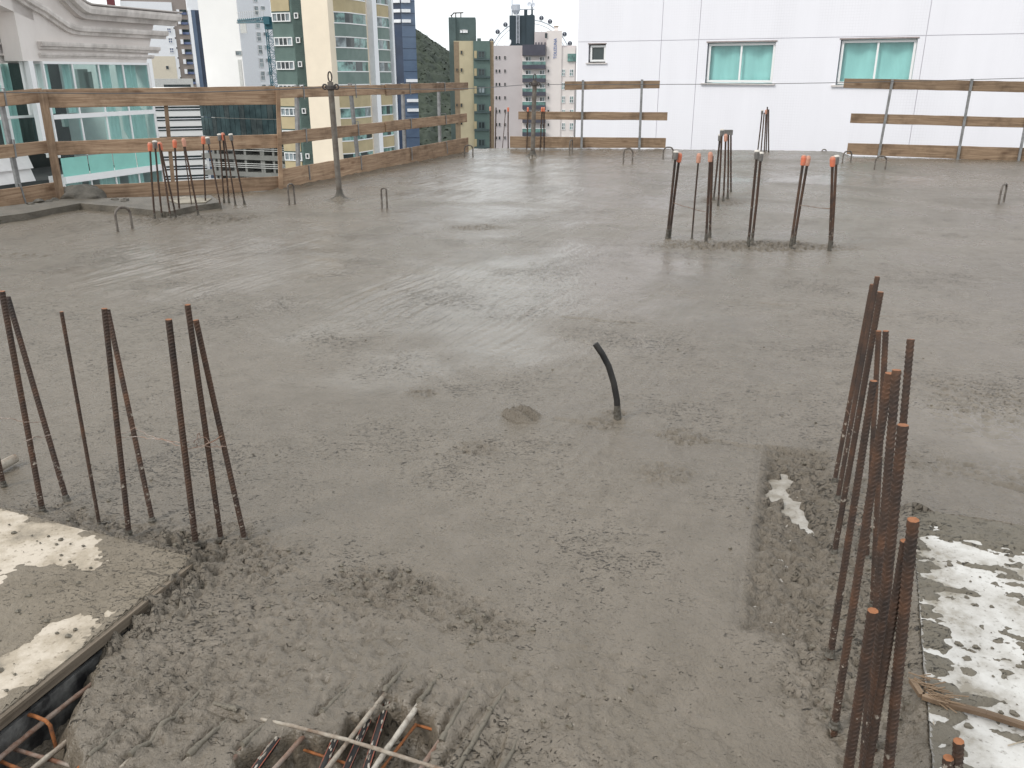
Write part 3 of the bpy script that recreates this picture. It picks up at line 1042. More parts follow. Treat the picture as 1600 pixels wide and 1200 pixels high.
def crumb(p, r, flat=0.6):
    vs = []
    for th, ph in ((0, 1), (60, .45), (120, .5), (180, .4), (240, .5), (300, .45), (30, -.5), (90, -.5), (150, -.5), (210, -.5), (270, -.5), (330, -.5), (0, -1)):
        a_ = R(th)
        k = math.sqrt(max(0, 1 - ph * ph)) if abs(ph) < 1 else 0
        q = r * rnd.uniform(.7, 1.25)
        vs.append(Vector(p) + Vector((math.cos(a_) * k * q, math.sin(a_) * k * q * 0.8, ph * r * flat)))
    cr.quadset(vs, [(0, 1, 2), (0, 2, 3), (0, 3, 4), (0, 4, 5), (0, 5, 6), (0, 6, 1), (1, 6, 7), (1, 7, 2), (2, 7, 8), (2, 8, 3), (3, 8, 9), (3, 9, 4), (4, 9, 10), (4, 10, 5),
                    (5, 10, 11), (5, 11, 6), (6, 11, 12 - 1), (6, 11, 7)][:17])


for i in range(150):
    u_, v_ = rnd.uniform(.02, 1.2), rnd.uniform(.02, 1.35)
    p = Rc + f_rt * u_ - f_fwd * v_
    if p.y > 1.2:
        crumb((p.x, p.y, RZ + .003), rnd.choice([.003, .004, .005, .006, .009, .014]))
for i in range(120):
    u_, v_ = rnd.uniform(.02, 1.2), rnd.uniform(.02, 1.2)
    p = Lc - e_rt * u_ - e_fwd * v_
    if p.y > 1.2:
        crumb((p.x, p.y, LZ + .004), rnd.choice([.003, .004, .005, .007, .011]))
cl = []
for px, py, a_, b_, az_, k in CLUMPS[:13]:
    c = gnd(px, py)
    for i in range(45 if k > .009 else 18):
        s_, t_ = rnd.gauss(0, .45) * a_, rnd.gauss(0, .45) * b_
        cl.append((c.x + s_ * math.sin(az_) + t_ * math.cos(az_), c.y + s_ * math.cos(az_) - t_ * math.sin(az_), rnd.choice([.004, .006, .008, .012]), k))
for i in range(80):
    yy = rnd.uniform(1.8, 9)
    cl.append((rnd.uniform(-.6, .6) * yy, yy, rnd.choice([.003, .004, .006, .008]), 0))
hx = height(np.array([c[0] for c in cl]), np.array([c[1] for c in cl]))
for c, hz in zip(cl, hx):
    if hz > -0.04 and c[1] > 1.3 and not (inpoly(np.array([c[0]]), np.array([c[1]]), [(p.x, p.y) for p in LPOLY + []])[0]):
        crumb((c[0], c[1], hz + c[2] * .2), c[2], .55)
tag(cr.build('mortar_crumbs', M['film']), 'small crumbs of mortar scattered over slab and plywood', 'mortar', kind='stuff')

# splintered strip of wood across the white cover
sp = MB()
pts = [gnd(1424, 1066, .03), gnd(1440, 1090, .03), gnd(1470, 1100, .03), gnd(1540, 1118, .03), gnd(1640, 1150, .03)]
for i in range(4):
    p0, p1 = pts[i], pts[i + 1]
    d = (p1 - p0).normalized()
    n = Vector((d.y, -d.x, 0)) * (0.008 if i < 1 else 0.0095)
    up = Vector((0, 0, .012))
    q = [p0 - n, p1 - n, p1 + n, p0 + n]
    sp.hexa(q + [p + up for p in q], 0, [(i * .1, 0), (i * .1 + .1, 0), (i * .1 + .1, .03), (i * .1, .03)] * 2)
for i in range(60):
    p = pts[0].lerp(pts[2], rnd.random()) + Vector((rnd.uniform(-.012, .02), rnd.uniform(-.03, .03), rnd.uniform(.004, .02)))
    d = Vector((rnd.uniform(.3, 1), rnd.uniform(-.9, .1), rnd.uniform(-.2, .25))).normalized() * rnd.uniform(.02, .06)
    sp.tube([p, p + d], 0.0016, 4)
    b0 = len(sp.uv)
wr = sp.build('wood_strip', M['wood_grey'], origin=pts[0])
tag(wr, 'splintered wooden strip lying across the white plywood cover', 'wood strip')
for k, (a_, b_) in enumerate([((1575, 1165), (1600, 1158)), ((1458, 1128), (1462, 1140)), ((1578, 1133), (1602, 1137))]):
    tag(MB().tube([gnd(*a_, .026), gnd(*b_, .027)], 0.002, 5).build('straw', M['cream_ply'], origin=gnd(*a_, .026)),
        ['thin straw at the right edge below the splintered strip', 'short straw standing off the splintered strip above a cut bar', 'thin straw at the right edge just above the splintered strip'][k], 'straw')

# ------------------------------------------------------------------ starter bars
ORD = ['first', 'second', 'third', 'fourth', 'fifth', 'sixth', 'seventh', 'eighth', 'ninth', 'tenth', 'eleventh', 'twelfth', 'thirteenth', 'fourteenth']


def bar(base, top, r, label, group, cap=None, dy=0.0, rib=True, mt='rust', drop=0.06, wet=0.0, base_z=None):
    g0 = gnd(*base)
    t0 = atY(top[0], top[1], g0.y + dy)
    d = (t0 - g0).normalized()
    bz = g0 - d * (drop / max(d.z, .3))
    r = r * .8
    o = thing('rebar', label, 'rebar', (g0.x, g0.y, 0), group)
    m = MB()
    if rib:
        m.ribbed(bz, t0, r, pitch=max(.0115, r * 1.05))
    else:
        m.tube([bz, g0.lerp(t0, .5) + Vector((rnd.uniform(-1, 1), rnd.uniform(-1, 1), 0)) * .004, t0], r, 7, 0, True, 1)
    m.build('shaft', [M[mt], M['rust_end']], o)
    if wet:
        m2 = MB()                                   # collar of mortar at the foot
        k = 9
        path = [g0 - d * .01 + d * (wet * i / k) for i in range(k + 1)]
        m2.tube(path, [r * (1.5 - .6 * i / k + rnd.uniform(-.25, .25)) if i < k else r * .8 for i in range(k + 1)], 9, 0)
        m2.build('mortar_collar', M['mortar'], o, smooth=True)
    if cap:
        m3 = MB()
        mc, rr, L = {'o': ('cap_orange', .026, .085), 'p': ('cap_pale', .024, .085), 'g': ('cap_grey', .025, .07), 'b': ('cap_grey', .045, .07)}[cap]
        b0 = t0 - d * (L * .85)
        if cap == 'b':
            m3.box(b0 + d * L * .4, .105, .07, .065)
            m3.build('cap', M[mc], o)
        else:
            m3.lathe(b0, d, [(rr * .82, 0), (rr * .9, L * .1), (rr * 1.0, L * .8), (rr * .8, L)], 12)
            co = m3.build('cap', M[mc], o)
            if cap == 'g':
                MB().lathe(b0 + d * L * .98, d, [(rr * 1.1, 0), (rr * 1.15, .006), (rr * .9, .016), (rr * .3, .02)], 12).build('cap_top', M['cap_white'], co)
            else:
                MB().lathe(b0 + d * L * .99, d, [(rr * .8, 0), (rr * .7, .007), (rr * .3, .011)], 12).build('cap_top', M['cap_pale'], co)
    return o


gL = 'rusty starter bars beside the cream plywood'
NL = [((66.5, 799), (3, 455), .0135), ((104, 781), (12, 464), .0135), ((155, 818), (96, 487), .0085), ((202, 838), (163, 482), .0125), ((238, 813), (168, 484), .0125),
      ((306, 850), (263.5, 499), .014), ((345, 841), (293, 476), .0125), ((382, 842), (306, 500), .0125)]
for i, (b_, t_, r_) in enumerate(NL):
    extra = {2: 'thin rusty rebar standing alone, third from left in the front left row', 5: 'thick dark rebar, sixth from left in the front left row'}.get(i, 'rusty rebar, %s from left by its foot in the front left row' % ORD[i])
    bar(b_, t_, r_, extra, gL, dy=[.02, .22, .03, .03, .2, -.02, -.03, .02][i], wet=rnd.uniform(.02, .05))
bar((6, 760), (-60, 470), .0125, 'rebar cut by the left picture edge, with only its foot in view', gL, wet=.04)

gR = 'rusty starter bars beside the white plywood'
NR = [((1304, 752), (1363, 444), .0135, .05, 'farthest left-leaning rebar of the front right bundle'),
      ((1309, 778), (1371, 432), .0135, .08, 'tallest looking rebar of the front right bundle, second from the back'),
      ((1304, 862), (1376, 456), .0145, .05, 'rebar third from the back in the front right bundle'),
      ((1354, 872), (1373, 517), .0125, .03, 'dark inner rebar behind the front right bundle, leaning least'),
      ((1363, 945), (1384, 517), .0125, .05, 'inner rebar with a flat top in the middle of the front right bundle'),
      ((1298, 1020), (1365, 595), .0145, .03, 'reddish rebar with whitish lower end in the front right bundle'),
      ((1366, 1160), (1423, 530), .0125, .2, 'rebar standing apart at the right side of the front right bundle'),
      ((1304, 1132), (1390, 583), .0145, .02, 'thick rebar crossing in front of the middle of the right bundle'),
      ((1345, 1235), (1401, 578), .0135, .12, 'dark straight rebar next to the thick crossing one'),
      ((1345, 1290), (1411, 664), .0155, .06, 'thick dark brown rebar with clean top, right of the bundle'),
      ((1335, 1330), (1414, 845), .0125, .0, 'short dark rebar hidden behind the bright topped one'),
      ((1375, 1330), (1427, 812), .0155, -.02, 'thick orange topped rebar beside the white plywood'),
      ((1305, 1330), (1364, 954), .0150, -.02, 'short thick ribbed rebar with orange cut top at the bottom'),
      ((1490, 1290), (1498, 1158), .0165, 0, 'cut orange bar end standing on the white plywood, upper one'),
      ((1470, 1290), (1482, 1184), .0165, 0, 'cut orange bar end at the bottom edge, lower one')]
for i, (b_, t_, r_, dy, lb) in enumerate(NR):
    bar(b_, t_, r_ * .9, lb, gR, dy=dy, mt='rust' if i < 7 else 'rust', wet=.03 if b_[1] < 1200 else 0)

gB = 'capped bars of the rear right column'
NB = [((1042, 373), (1056, 240), 'g'), ((1046, 372), (1062, 242), 'o'), ((1081, 373), (1092, 243), 'p'), ((1103, 379), (1110, 241), 'p'), ((1109, 371), (1113, 244), None),
      ((1169, 384), (1183, 239), 'g'), ((1175, 378), (1189, 242), 'g'), ((1235, 388), (1256, 246), 'o'), ((1240, 383), (1263, 247), 'p'), ((1296, 391), (1301, 248), 'o'), ((1299, 386), (1307, 247), 'g')]
LB = ['grey capped rebar at the left end of the rear right column row', 'orange capped rebar leaning on the leftmost grey capped one', 'thin rebar with faded cap, alone between the left pairs',
      'rebar with faded cap, front of the close pair in the rear right row', 'bare topped rebar, rear of the close pair in the rear right row', 'left grey capped rebar of the middle pair, rear right row',
      'right grey capped rebar of the middle pair, rear right row', 'orange capped rebar of the strongly leaning pair, rear right row', 'faded capped rebar of the strongly leaning pair, rear right row',
      'orange capped rebar at the right end of the rear right row', 'white topped rebar behind the rightmost orange cap']
for i, (b_, t_, c_) in enumerate(NB):
    bar(b_, t_, .0165 if i != 2 else .011, LB[i], gB, c_, rib=False, wet=.12, mt='rust')
gC = 'capped bars of the column behind'
for i, (b_, t_, c_) in enumerate([((1122, 322), (1128, 205), 'g'), ((1115, 312), (1125, 213), 'g'), ((1130, 315), (1134, 212), 'p'), ((1137, 310), (1138, 203), 'b'), ((1142, 300), (1142, 204), None)]):
    bar(b_, t_, .016, ['front rebar of the tall narrow group, second cap from left', 'left rebar of the tall narrow group, with low grey cap', 'rebar with faded cap in the middle of the tall narrow group',
                       'rebar under the big grey block cap of the tall narrow group', 'bare rebar at the right of the tall narrow group'][i], gC, c_, rib=False, wet=.1)
gW = 'bars standing at the white wall'
for i, (b_, t_, c_) in enumerate([((1184, 235.5), (1191, 174), 'g'), ((1189, 236), (1194, 176), None), ((1194, 237.5), (1197, 173), 'p'), ((1197, 236), (1199, 167), None), ((1201, 238), (1201, 171), None)]):
    bar(b_, t_, .018, 'rebar, %s from left in the small group against the white wall' % ORD[i], gW, c_, rib=False)
gK = 'capped bars of the rear left column'


def zk(x, y):
    return (160 + x / 5.333, 180 + y / 5.333)


KB = [((437, 870), (395, 243), 'o', .014), ((498, 858), (437, 232), 'g', .014), ((570, 872), (472, 238), None, .014), ((618, 866), (478, 238), 'o', .014), ((645, 830), (601, 218), 'o', .014),
      ((750, 795), (670, 210), None, .009), ((800, 835), (676, 208), 'p', .014), ((862, 770), (840, 190), 'o', .013), ((990, 785), (877, 200), 'g', .013), ((1015, 730), (975, 172), 'g', .013),
      ((1055, 728), (1003, 160), 'o', .014), ((1110, 752), (1012, 162), None, .013), ((1185, 742), (1070, 172), 'g', .014)]
for i, (b_, t_, c_, r_) in enumerate(KB):
    cn = {'o': 'orange capped', 'g': 'grey capped', 'p': 'pale capped', None: 'uncapped'}[c_]
    bar(zk(*b_), zk(*t_), r_, '%s rebar, %s from left in the rear left column' % (cn, ORD[i]), gK, c_, rib=False, wet=.1)
gF = 'capped bars at the far slab edge'
for i, (b_, t_, c_) in enumerate([((766, 231), (766, 168), 'p'), ((774, 231), (775, 168), None), ((785, 231), (790, 171), None), ((794, 232), (794, 169), 'o'), ((823, 233), (825, 169), 'o'), ((844, 233), (847, 169), 'o'), ((850, 233), (850, 169), 'o')]):
    bar(b_, t_, .018 if i != 2 else .01, '%s rebar, %s from left along the far slab edge' % ({'o': 'orange capped', 'p': 'faded capped', None: 'uncapped'}[c_], ORD[i]), gF, c_, rib=False)


# tie wires
def wire(pts, label, r=.0016, m='wire'):
    ps = [Vector(p) for p in pts]
    fine = []
    for i in range(len(ps) - 1):
        for k in range(5):
            q = ps[i].lerp(ps[i + 1], k / 5)
            fine.append(q + Vector((rnd.uniform(-1, 1), rnd.uniform(-1, 1), rnd.uniform(-1, 1) - .8 * math.sin(k / 5 * math.pi))) * .004)
    fine.append(ps[-1])
    tag(MB().tube(fine, r, 5).build('tie_wire', M[m], origin=ps[0]), label, 'wire', 'tie wires round the bars')


def zw(x, y, Y):
    return atY(x / 2.857, 440 + y / 2.857, Y)


wire([zw(512, 690, 2.72), zw(600, 655, 2.76), zw(700, 700, 2.74), zw(805, 718, 2.66), zw(900, 690, 2.66), zw(985, 745, 2.68), zw(1000, 690, 2.7)], 'loose tie wire sagging from the fifth to the eighth front left bar')
wire([zw(540, 690, 2.72), zw(620, 688, 2.74), zw(720, 705, 2.7), zw(830, 742, 2.65), zw(920, 735, 2.66), zw(1010, 735, 2.69)], 'second, straighter tie wire between the front left bars')
wire([zw(865, 720, 2.66), zw(890, 675, 2.66), zw(880, 735, 2.67), zw(945, 715, 2.65), zw(990, 690, 2.68)], 'knotted tie wire end between the sixth and seventh front left bars', .002)
wire([zw(-20, 605, 2.8), zw(60, 610, 2.82), zw(110, 628, 2.83), zw(185, 625, 2.95)], 'rusty tie wire at the left picture edge')
wire([zw(110, 715, 2.84), zw(150, 695, 2.88), zw(235, 682, 2.98)], 'lower tie wire joining the two leftmost bars')
Yr = gnd(1042, 373).y
wire([atY(1052, 317, Yr), atY(1080, 325, Yr), atY(1104, 331, Yr)], 'thin wire joining the left pairs of the rear right column', .004)
wire([atY(1250, 321, Yr - .4), atY(1300, 326, Yr - .4)], 'thin wire joining the right pairs of the rear right column', .004)
for i, (x0, y0, x1, y1, Y) in enumerate([(1322, 640, 1345, 655, 3.05), (1330, 672, 1352, 668, 2.95), (1335, 745, 1352, 742, 2.6), (1330, 815, 1362, 822, 2.5), (1340, 1183, 1382, 1196, 1.62)]):
    wire([atY(x0, y0, Y), atY((x0 + x1) / 2, (y0 + y1) / 2 + 2, Y), atY(x1, y1, Y + .05)], 'tie wire across the front right bundle, %s from the top' % ORD[i])

# lying bar stub at the left edge and centre tube
tag(MB().tube([gnd(-25, 738, .03), gnd(2, 728, .03), gnd(24, 716, .03)], [.02, .022, .02], 9).build('bar_stub', M['mortar_rod'], origin=gnd(0, 725, 0), smooth=True), 'mortar coated bar stub lying at the left picture edge', 'rebar')
g0 = gnd(965, 656)
tp = [g0 - Vector((0, 0, .05)), g0] + [atY(x, y, g0.y + dy) for x, y, dy in ((964, 625, 0), (959, 598, .01), (951, 572, .02), (941, 553, .03), (930, 537, .04))]
fine = []
for i in range(len(tp) - 1):
    for k in range(4):
        fine.append(tp[i].lerp(tp[i + 1], k / 4))
fine.append(tp[-1])
tt = thing('conduit_tube', 'bent dark conduit tube sticking up from the middle of the slab', 'conduit', (g0.x, g0.y, 0))
MB().tube(fine, .0155, 12).build('tube', M['conduit'], tt, smooth=True)
MB().tube(fine[3:8], [.024, .021, .019, .0175, .0158], 12).build('mortar_sleeve', M['mortar'], tt, smooth=True)


# ------------------------------------------------------------------ anchor loops
def loop(pa, pb, ytop, label, r=.009, ox=0, front=False):
    A, B = gnd(*pa), gnd(*pb)
    hh = atY(pa[0], ytop, A.y).z
    W = (B - A).length
    rr = min(W * .45, .08)
    d = (B - A).normalized()
    up = Vector((0, 0, 1))
    path = [A - up * .04, A + up * (hh - rr)]
    for k in range(1, 8):
        th = math.pi * .5 * k / 8
        path.append(A + d * (rr - rr * math.cos(th)) + up * (hh - rr + rr * math.sin(th)))
    path += [A + d * rr + up * hh, B - d * rr + up * hh]
    for k in range(1, 8):
        th = math.pi * .5 * k / 8
        path.append(B - d * (rr - rr * math.sin(th)) + up * (hh - rr + rr * math.cos(th)))
    path += [B + up * (hh - rr), B - up * .04]
    tag(MB().tube(path, r, 8).build('anchor_loop', M['loop'], origin=A, smooth=True), label, 'anchor loop', 'steel anchor loops cast into the slab')


loop((184, 361), (207, 357), 326, 'thick anchor loop beside the rear left column', .014)
loop((452, 320), (461, 319), 288, 'narrow anchor loop left of the tall pole', .012)
loop((597, 326), (605, 326), 294, 'narrow anchor loop right of the tall pole', .012)
loop((726, 245), (739, 245), 227, 'anchor loop at the far end of the left fence', .014)
loop((974, 253), (988, 253), 232, 'anchor loop below the far middle fence', .014)
loop((1036, 248), (1051, 248), 230, 'anchor loop at the right end of the far middle fence', .014)
loop((1316, 255), (1329, 254), 237, 'anchor loop at the left end of the right fence', .014)
loop((1366, 265), (1383, 265), 244, 'anchor loop in front of the right fence', .014)
loop((1560, 320), (1568, 316), 290, 'narrow anchor loop near the right picture edge', .013)
loop((890, 240), (894, 238), 220, 'small upright anchor loop beside the thin far pole', .014)
loop((1284, 236.3), (1291, 236.3), 233.5, 'low anchor loop at the foot of the white wall', .012)


# ------------------------------------------------------------------ poles with the lifeline
def pole(base, top, r, label, ring=True):
    g = gnd(*base)
    t = atY(top[0], top[1], g.y)
    o = thing('lifeline_pole', label, 'pole', (g.x, g.y, 0), 'lifeline poles')
    MB().tube([g - Vector((0, 0, .05)), g.lerp(t, .5), t], r, 12).build('post', M['pole'], o, smooth=True)
    m = MB()
    m.lathe(g - Vector((0, 0, .02)), (0, 0, 1), [(r * 3.4, 0), (r * 2.7, .035), (r * 1.7, .055), (r * 1.3, .10), (r * 1.04, .15)], 14)
    for i, v in enumerate(m.v):
        k = rnd.uniform(.8, 1.2)
        m.v[i] = (g.x + (v[0] - g.x) * k, g.y + (v[1] - g.y) * k, v[2])
    m.build('mortar_foot', M['mortar'], o, smooth=True)
    MB().lathe(t - Vector((0, 0, .10)), (0, 0, 1), [(r * 1.15, 0), (r * 1.5, .01), (r * 1.5, .05), (r * 1.15, .06)], 12).build('clamp', M['dark_metal'], o)
    # eye on top and side eyes
    ps = [t + Vector((.024 * math.sin(a), 0, .062 - .062 * math.cos(a))) for a in np.linspace(0, 2 * math.pi, 17)]
    MB().tube(ps, .010, 7, cap=False).build('eye', M['dark_metal'], o, smooth=True)
    for sg in (-1, 1):
        c = t + Vector((sg * .075, 0, -.06))
        ps = [c + Vector((.028 * math.cos(a), 0, .028 * math.sin(a))) for a in np.linspace(0, 2 * math.pi, 15)]
        m = MB().tube(ps, .012, 7, cap=False)
        m.tube([t + Vector((0, 0, -.07)), c], .012, 6)
        m.build('side_eye', M['dark_metal'], o, smooth=True)
    return t


pt1 = pole((531, 311), (516, 128), .038, 'tall grey pole in front of the green tower')
pt2 = pole((832, 245), (835.5, 126), .045, 'tall thin pole in front of the pink grey tower')
cab = MB()
lf = atY(-120, 141, 9.9)
rg = atY(1700, 119, 16.5)
for a_, b_ in ((lf, pt1 + Vector((-.12, 0, -.07))), (pt1 + Vector((.12, 0, -.07)), pt2 + Vector((-.12, 0, -.07))), (pt2 + Vector((.12, 0, -.07)), rg)):
    n = 24
    cab.tube([a_.lerp(b_, i / n) - Vector((0, 0, .05 * math.sin(math.pi * i / n))) for i in range(n + 1)], .006, 5)
tag(cab.build('lifeline_cable', M['cable'], origin=pt1), 'thin steel lifeline cable strung from pole to pole', 'cable')


# ------------------------------------------------------------------ board fences
def board(P, l, r, parent, th=.026, off=0.0, mt='wood', name='board', label=None, rough_low=0.0):
    """l = (px, y top, y bottom) at the left end, r the same at the right end"""
    ul, ztl = P.hit(l[0], l[1])
    zbl = P.hit(l[0], l[2])[1]
    ur, ztr = P.hit(r[0], r[1])
    zbr = P.hit(r[0], r[2])[1]
    n = max(4, int((ur - ul) / .22))
    m = MB()
    vs, uv = [], []
    for i in range(n + 1):
        k = i / n
        u = ul + (ur - ul) * k
        zt = ztl + (ztr - ztl) * k + rnd.uniform(-.003, .003)
        zb = zbl + (zbr - zbl) * k + rnd.uniform(-.003, .003) + rough_low * rnd.uniform(0, 1)
        wob = rnd.uniform(-.003, .003)
        for z, o, v in ((zb + .003, off, 0), (zb, off + .004, .004), (zb, off + th - .004, .02), (zb + .004, off + th, .03), (zt - .004, off + th, .03 + zt - zb), (zt, off + th - .004, .035 + zt - zb), (zt, off + .004, .06 + zt - zb), (zt - .003, off, .065 + zt - zb)):
            vs.append(P.pt(u, z, o + wob))
            uv.append((u, v))
    K = 8
    fs = [(i * K + j, i * K + (j + 1) % K, (i + 1) * K + (j + 1) % K, (i + 1) * K + j) for i in range(n) for j in range(K)]
    fs += [tuple(range(K - 1, -1, -1)), tuple(n * K + j for j in range(K))]
    m.quadset(vs, fs, 0, uv)
    o = m.build(name, M[mt], parent)
    if label:
        o['label'] = label
    return o


def post_on(P, a, b, parent, w, off, th, mt='galv', name='post', extend=.15):
    (u0, z0), (u1, z1) = P.hit(*a), P.hit(*b)
    d = Vector((u1 - u0, z1 - z0)).normalized()
    u0, z0 = u0 - d.x * extend, z0 - d.y * extend
    m = MB()
    h = w / 2
    q = [P.pt(u0 - h, z0, off), P.pt(u0 + h, z0, off), P.pt(u1 + h, z1, off), P.pt(u1 - h, z1, off)]
    q2 = [P.pt(u0 - h, z0, off + th), P.pt(u0 + h, z0, off + th), P.pt(u1 + h, z1, off + th), P.pt(u1 - h, z1, off + th)]
    L = z1 - z0
    uv = [(0, 0), (0, w), (L, w), (L, 0), (0, w + th), (0, 2 * w), (L, 2 * w), (L, w + th)]
    m.hexa(q + q2, 0, uv)
    return m.build(name, M[mt], parent)


def hook(P, top, bot, parent, post, off=.026, w=.022):
    """flat strap that comes over the board from the post and hangs down its face"""
    (u0, z0), (u1, z1) = P.hit(*top), P.hit(*bot)
    m = MB()
    h = w / 2
    m.hexa([P.pt(u1 - h, z1, off), P.pt(u1 + h, z1, off), P.pt(u0 + h, z0, off), P.pt(u0 - h, z0, off),
            P.pt(u1 - h, z1, off + .008), P.pt(u1 + h, z1, off + .008), P.pt(u0 + h, z0, off + .008), P.pt(u0 - h, z0, off + .008)])
    m.hexa([P.pt(u0 - h, z0, -.03), P.pt(u0 + h, z0, -.03), P.pt(u0 + h, z0 + .008, -.03), P.pt(u0 - h, z0 + .008, -.03),
            P.pt(u0 - h, z0, off + .008), P.pt(u0 + h, z0, off + .008), P.pt(u0 + h, z0 + .008, off + .008), P.pt(u0 - h, z0 + .008, off + .008)])
    return m.build('hook', M['galv'], post)


def line_plane(a, b):
    d = b - a
    return Plane((a.x, a.y), math.atan2(d.x, d.y))


P0 = line_plane(gnd(0, 327), gnd(95, 313))
P1 = line_plane(gnd(95, 315), gnd(437, 297))
P2 = line_plane(gnd(437, 297), gnd(725, 240))
PM = line_plane(gnd(796, 232.5), gnd(1040, 234))
PR = line_plane(gnd(1324, 245), gnd(1600, 251))

f0 = thing('board_fence', 'short end of the wooden guard fence at the left picture edge', 'fence', P0.pt(0, 0), 'wooden guard fences round the slab')
board(P0, (-110, 151, 176), (63, 138, 160), f0)
board(P0, (-110, 237, 261), (78, 219, 238.5), f0)
board(P0, (-110, 312, 345), (94, 283, 310), f0)
p = post_on(P0, (38, 322), (2, 150), f0, .05, -.055, .05)
hook(P0, (19, 219), (23, 247), f0, p)
hook(P0, (29, 287), (39, 321), f0, p)
hook(P0, (4, 139), (8, 166), f0, p)

f1 = thing('board_fence', 'long wooden guard fence with three wide boards before the teal glazed building', 'fence', P1.pt(0, 0), 'wooden guard fences round the slab')
board(P1, (66, 139.5, 168.5), (429.5, 134.5, 163), f1)
board(P1, (80, 221, 243), (433, 209.5, 231), f1)
board(P1, (94, 291.5, 316), (437, 275, 296.5), f1)
pw = post_on(P1, (96, 314), (66, 141), f1, .10, .027, .03, 'wood', 'wooden_post', .03)
pw = post_on(P1, (438, 298), (433, 136), f1, .055, .027, .05, 'wood', 'wooden_post', .03)
pw = post_on(P1, (272, 300), (258, 150), f1, .05, -.045, .04, 'wood_grey', 'wooden_post', .1)

f2 = thing('board_fence', 'wooden guard fence running away to the back before the green tower', 'fence', P2.pt(0, 0), 'wooden guard fences round the slab')
board(P2, (434, 136, 153.5), (604, 132.5, 147.5), f2)
board(P2, (599, 131.6, 149.5), (728, 128.5, 140), f2, off=.028)
board(P2, (436, 206, 226.5), (603, 190, 206.5), f2)
board(P2, (599, 189.5, 206.5), (726, 177, 190.5), f2, off=.028)
board(P2, (438, 264, 300), (562, 244, 271), f2)
board(P2, (562.5, 244, 271), (639, 230.5, 255), f2)
board(P2, (639.5, 230.5, 255), (730, 214.5, 240), f2)
for pts_ in (((469, 285), (466, 133), ((471.6, 133), (473, 155)), ((475.5, 201), (477, 223)), ((480, 259), (482, 281))),
             ((563, 262), (549, 130), ((553, 132), (554.5, 153)), ((557, 190), (558.5, 212)), ((561.5, 243), (563, 265))),
             ((635, 250), (631, 130), ((636, 131), (637, 148)), ((637.5, 185), (638.5, 201)), ((638.5, 231), (639.5, 250))),
             ((690, 240), (687, 128), ((690.5, 129), (691, 143)), ((692, 178), (693, 194)), ((693.5, 222), (695, 240)))):
    p = post_on(P2, pts_[0], pts_[1], f2, .05, -.055, .05)
    for hk in pts_[2:]:
        hook(P2, hk[0], hk[1], f2, p, off=.06 if pts_[0][0] > 600 else .026, w=.026)

f3 = thing('board_fence', 'short three board fence at the far edge left of the white wall windows', 'fence', PM.pt(0, 0), 'wooden guard fences round the slab')
board(PM, (882.5, 127, 140.5), (1031, 126, 138), f3, mt='wood_grey')
board(PM, (810, 174, 186.5), (1043, 175.5, 188), f3, mt='wood_grey')
board(PM, (797, 213, 231), (1040.5, 215.5, 231), f3, mt='wood_grey')
for a_, b_ in (((908.5, 233), (911, 125)), ((998.5, 234), (1003, 124))):
    post_on(PM, a_, b_, f3, .05, .03, .045)
f4 = thing('board_fence', 'three board fence under the right hand teal window', 'fence', PR.pt(0, 0), 'wooden guard fences round the slab')
board(PR, (1319.5, 122.5, 137.5), (1760, 130, 148), f4, mt='wood_grey')
board(PR, (1330, 177, 192), (1760, 188, 204), f4, mt='wood_grey')
board(PR, (1325, 223.5, 241), (1760, 235, 259), f4, mt='wood_grey')
for a_, b_ in (((1372, 244), (1394, 124)), ((1494, 254), (1518, 123)), ((1589, 256), (1610, 150))):
    post_on(PR, a_, b_, f4, .045, .03, .04)

# ------------------------------------------------------------------ upstand in the left corner, heap, loose pieces
UZ = .075
up = [gnd(-120, 372, UZ), gnd(0, 338, UZ), gnd(40, 333, UZ), gnd(125, 317.5, UZ), gnd(200, 324, UZ), gnd(262, 331, UZ), gnd(300, 322, UZ), gnd(345, 316, UZ), gnd(330, 305, UZ), gnd(96, 311, UZ), gnd(0, 323, UZ), gnd(-140, 345, UZ)]
m = MB().prism([(q.x, q.y) for q in up], -.05, UZ)
tag(m.build('concrete_upstand', M['upstand'], origin=up[2]), 'low raised concrete step along the fence in the left corner', 'concrete step')
hp = gnd(128, 309, UZ)
m = MB()
for i in range(7):
    pass
m.lathe(hp - Vector((0, 0, .03)), (0, 0, 1), [(.30, 0), (.295, .025), (.285, .05), (.26, .085), (.23, .12), (.195, .145), (.16, .165), (.12, .178), (.08, .185), (.04, .19), (.01, .19)], 36)
for i, v in enumerate(m.v):
    k = 1 + .35 * float(pnoise(np.array([v[0] * 7.0]), np.array([v[1] * 7.0 + v[2] * 9]), 80)[0]) + rnd.uniform(-.03, .03)
    m.v[i] = (hp.x + (v[0] - hp.x) * k, hp.y + .06 + (v[1] - hp.y) * k * .55, v[2] * (1 + (k - 1) * .5))
tag(m.build('mortar_heap', M['mortar'], origin=hp, smooth=True), 'rounded heap of mortar against the bottom board of the left fence', 'mortar heap')
wp = [gnd(x, y, .02) for x, y in ((263, 320), (290, 315), (332, 318), (322, 324), (280, 326))]
tag(MB().prism([(q.x, q.y) for q in wp], UZ + .002, UZ + .012).build('pale_board_scrap', M['sill_dull'], origin=wp[0]), 'pale flat board scrap lying among the rear left bars', 'board scrap')
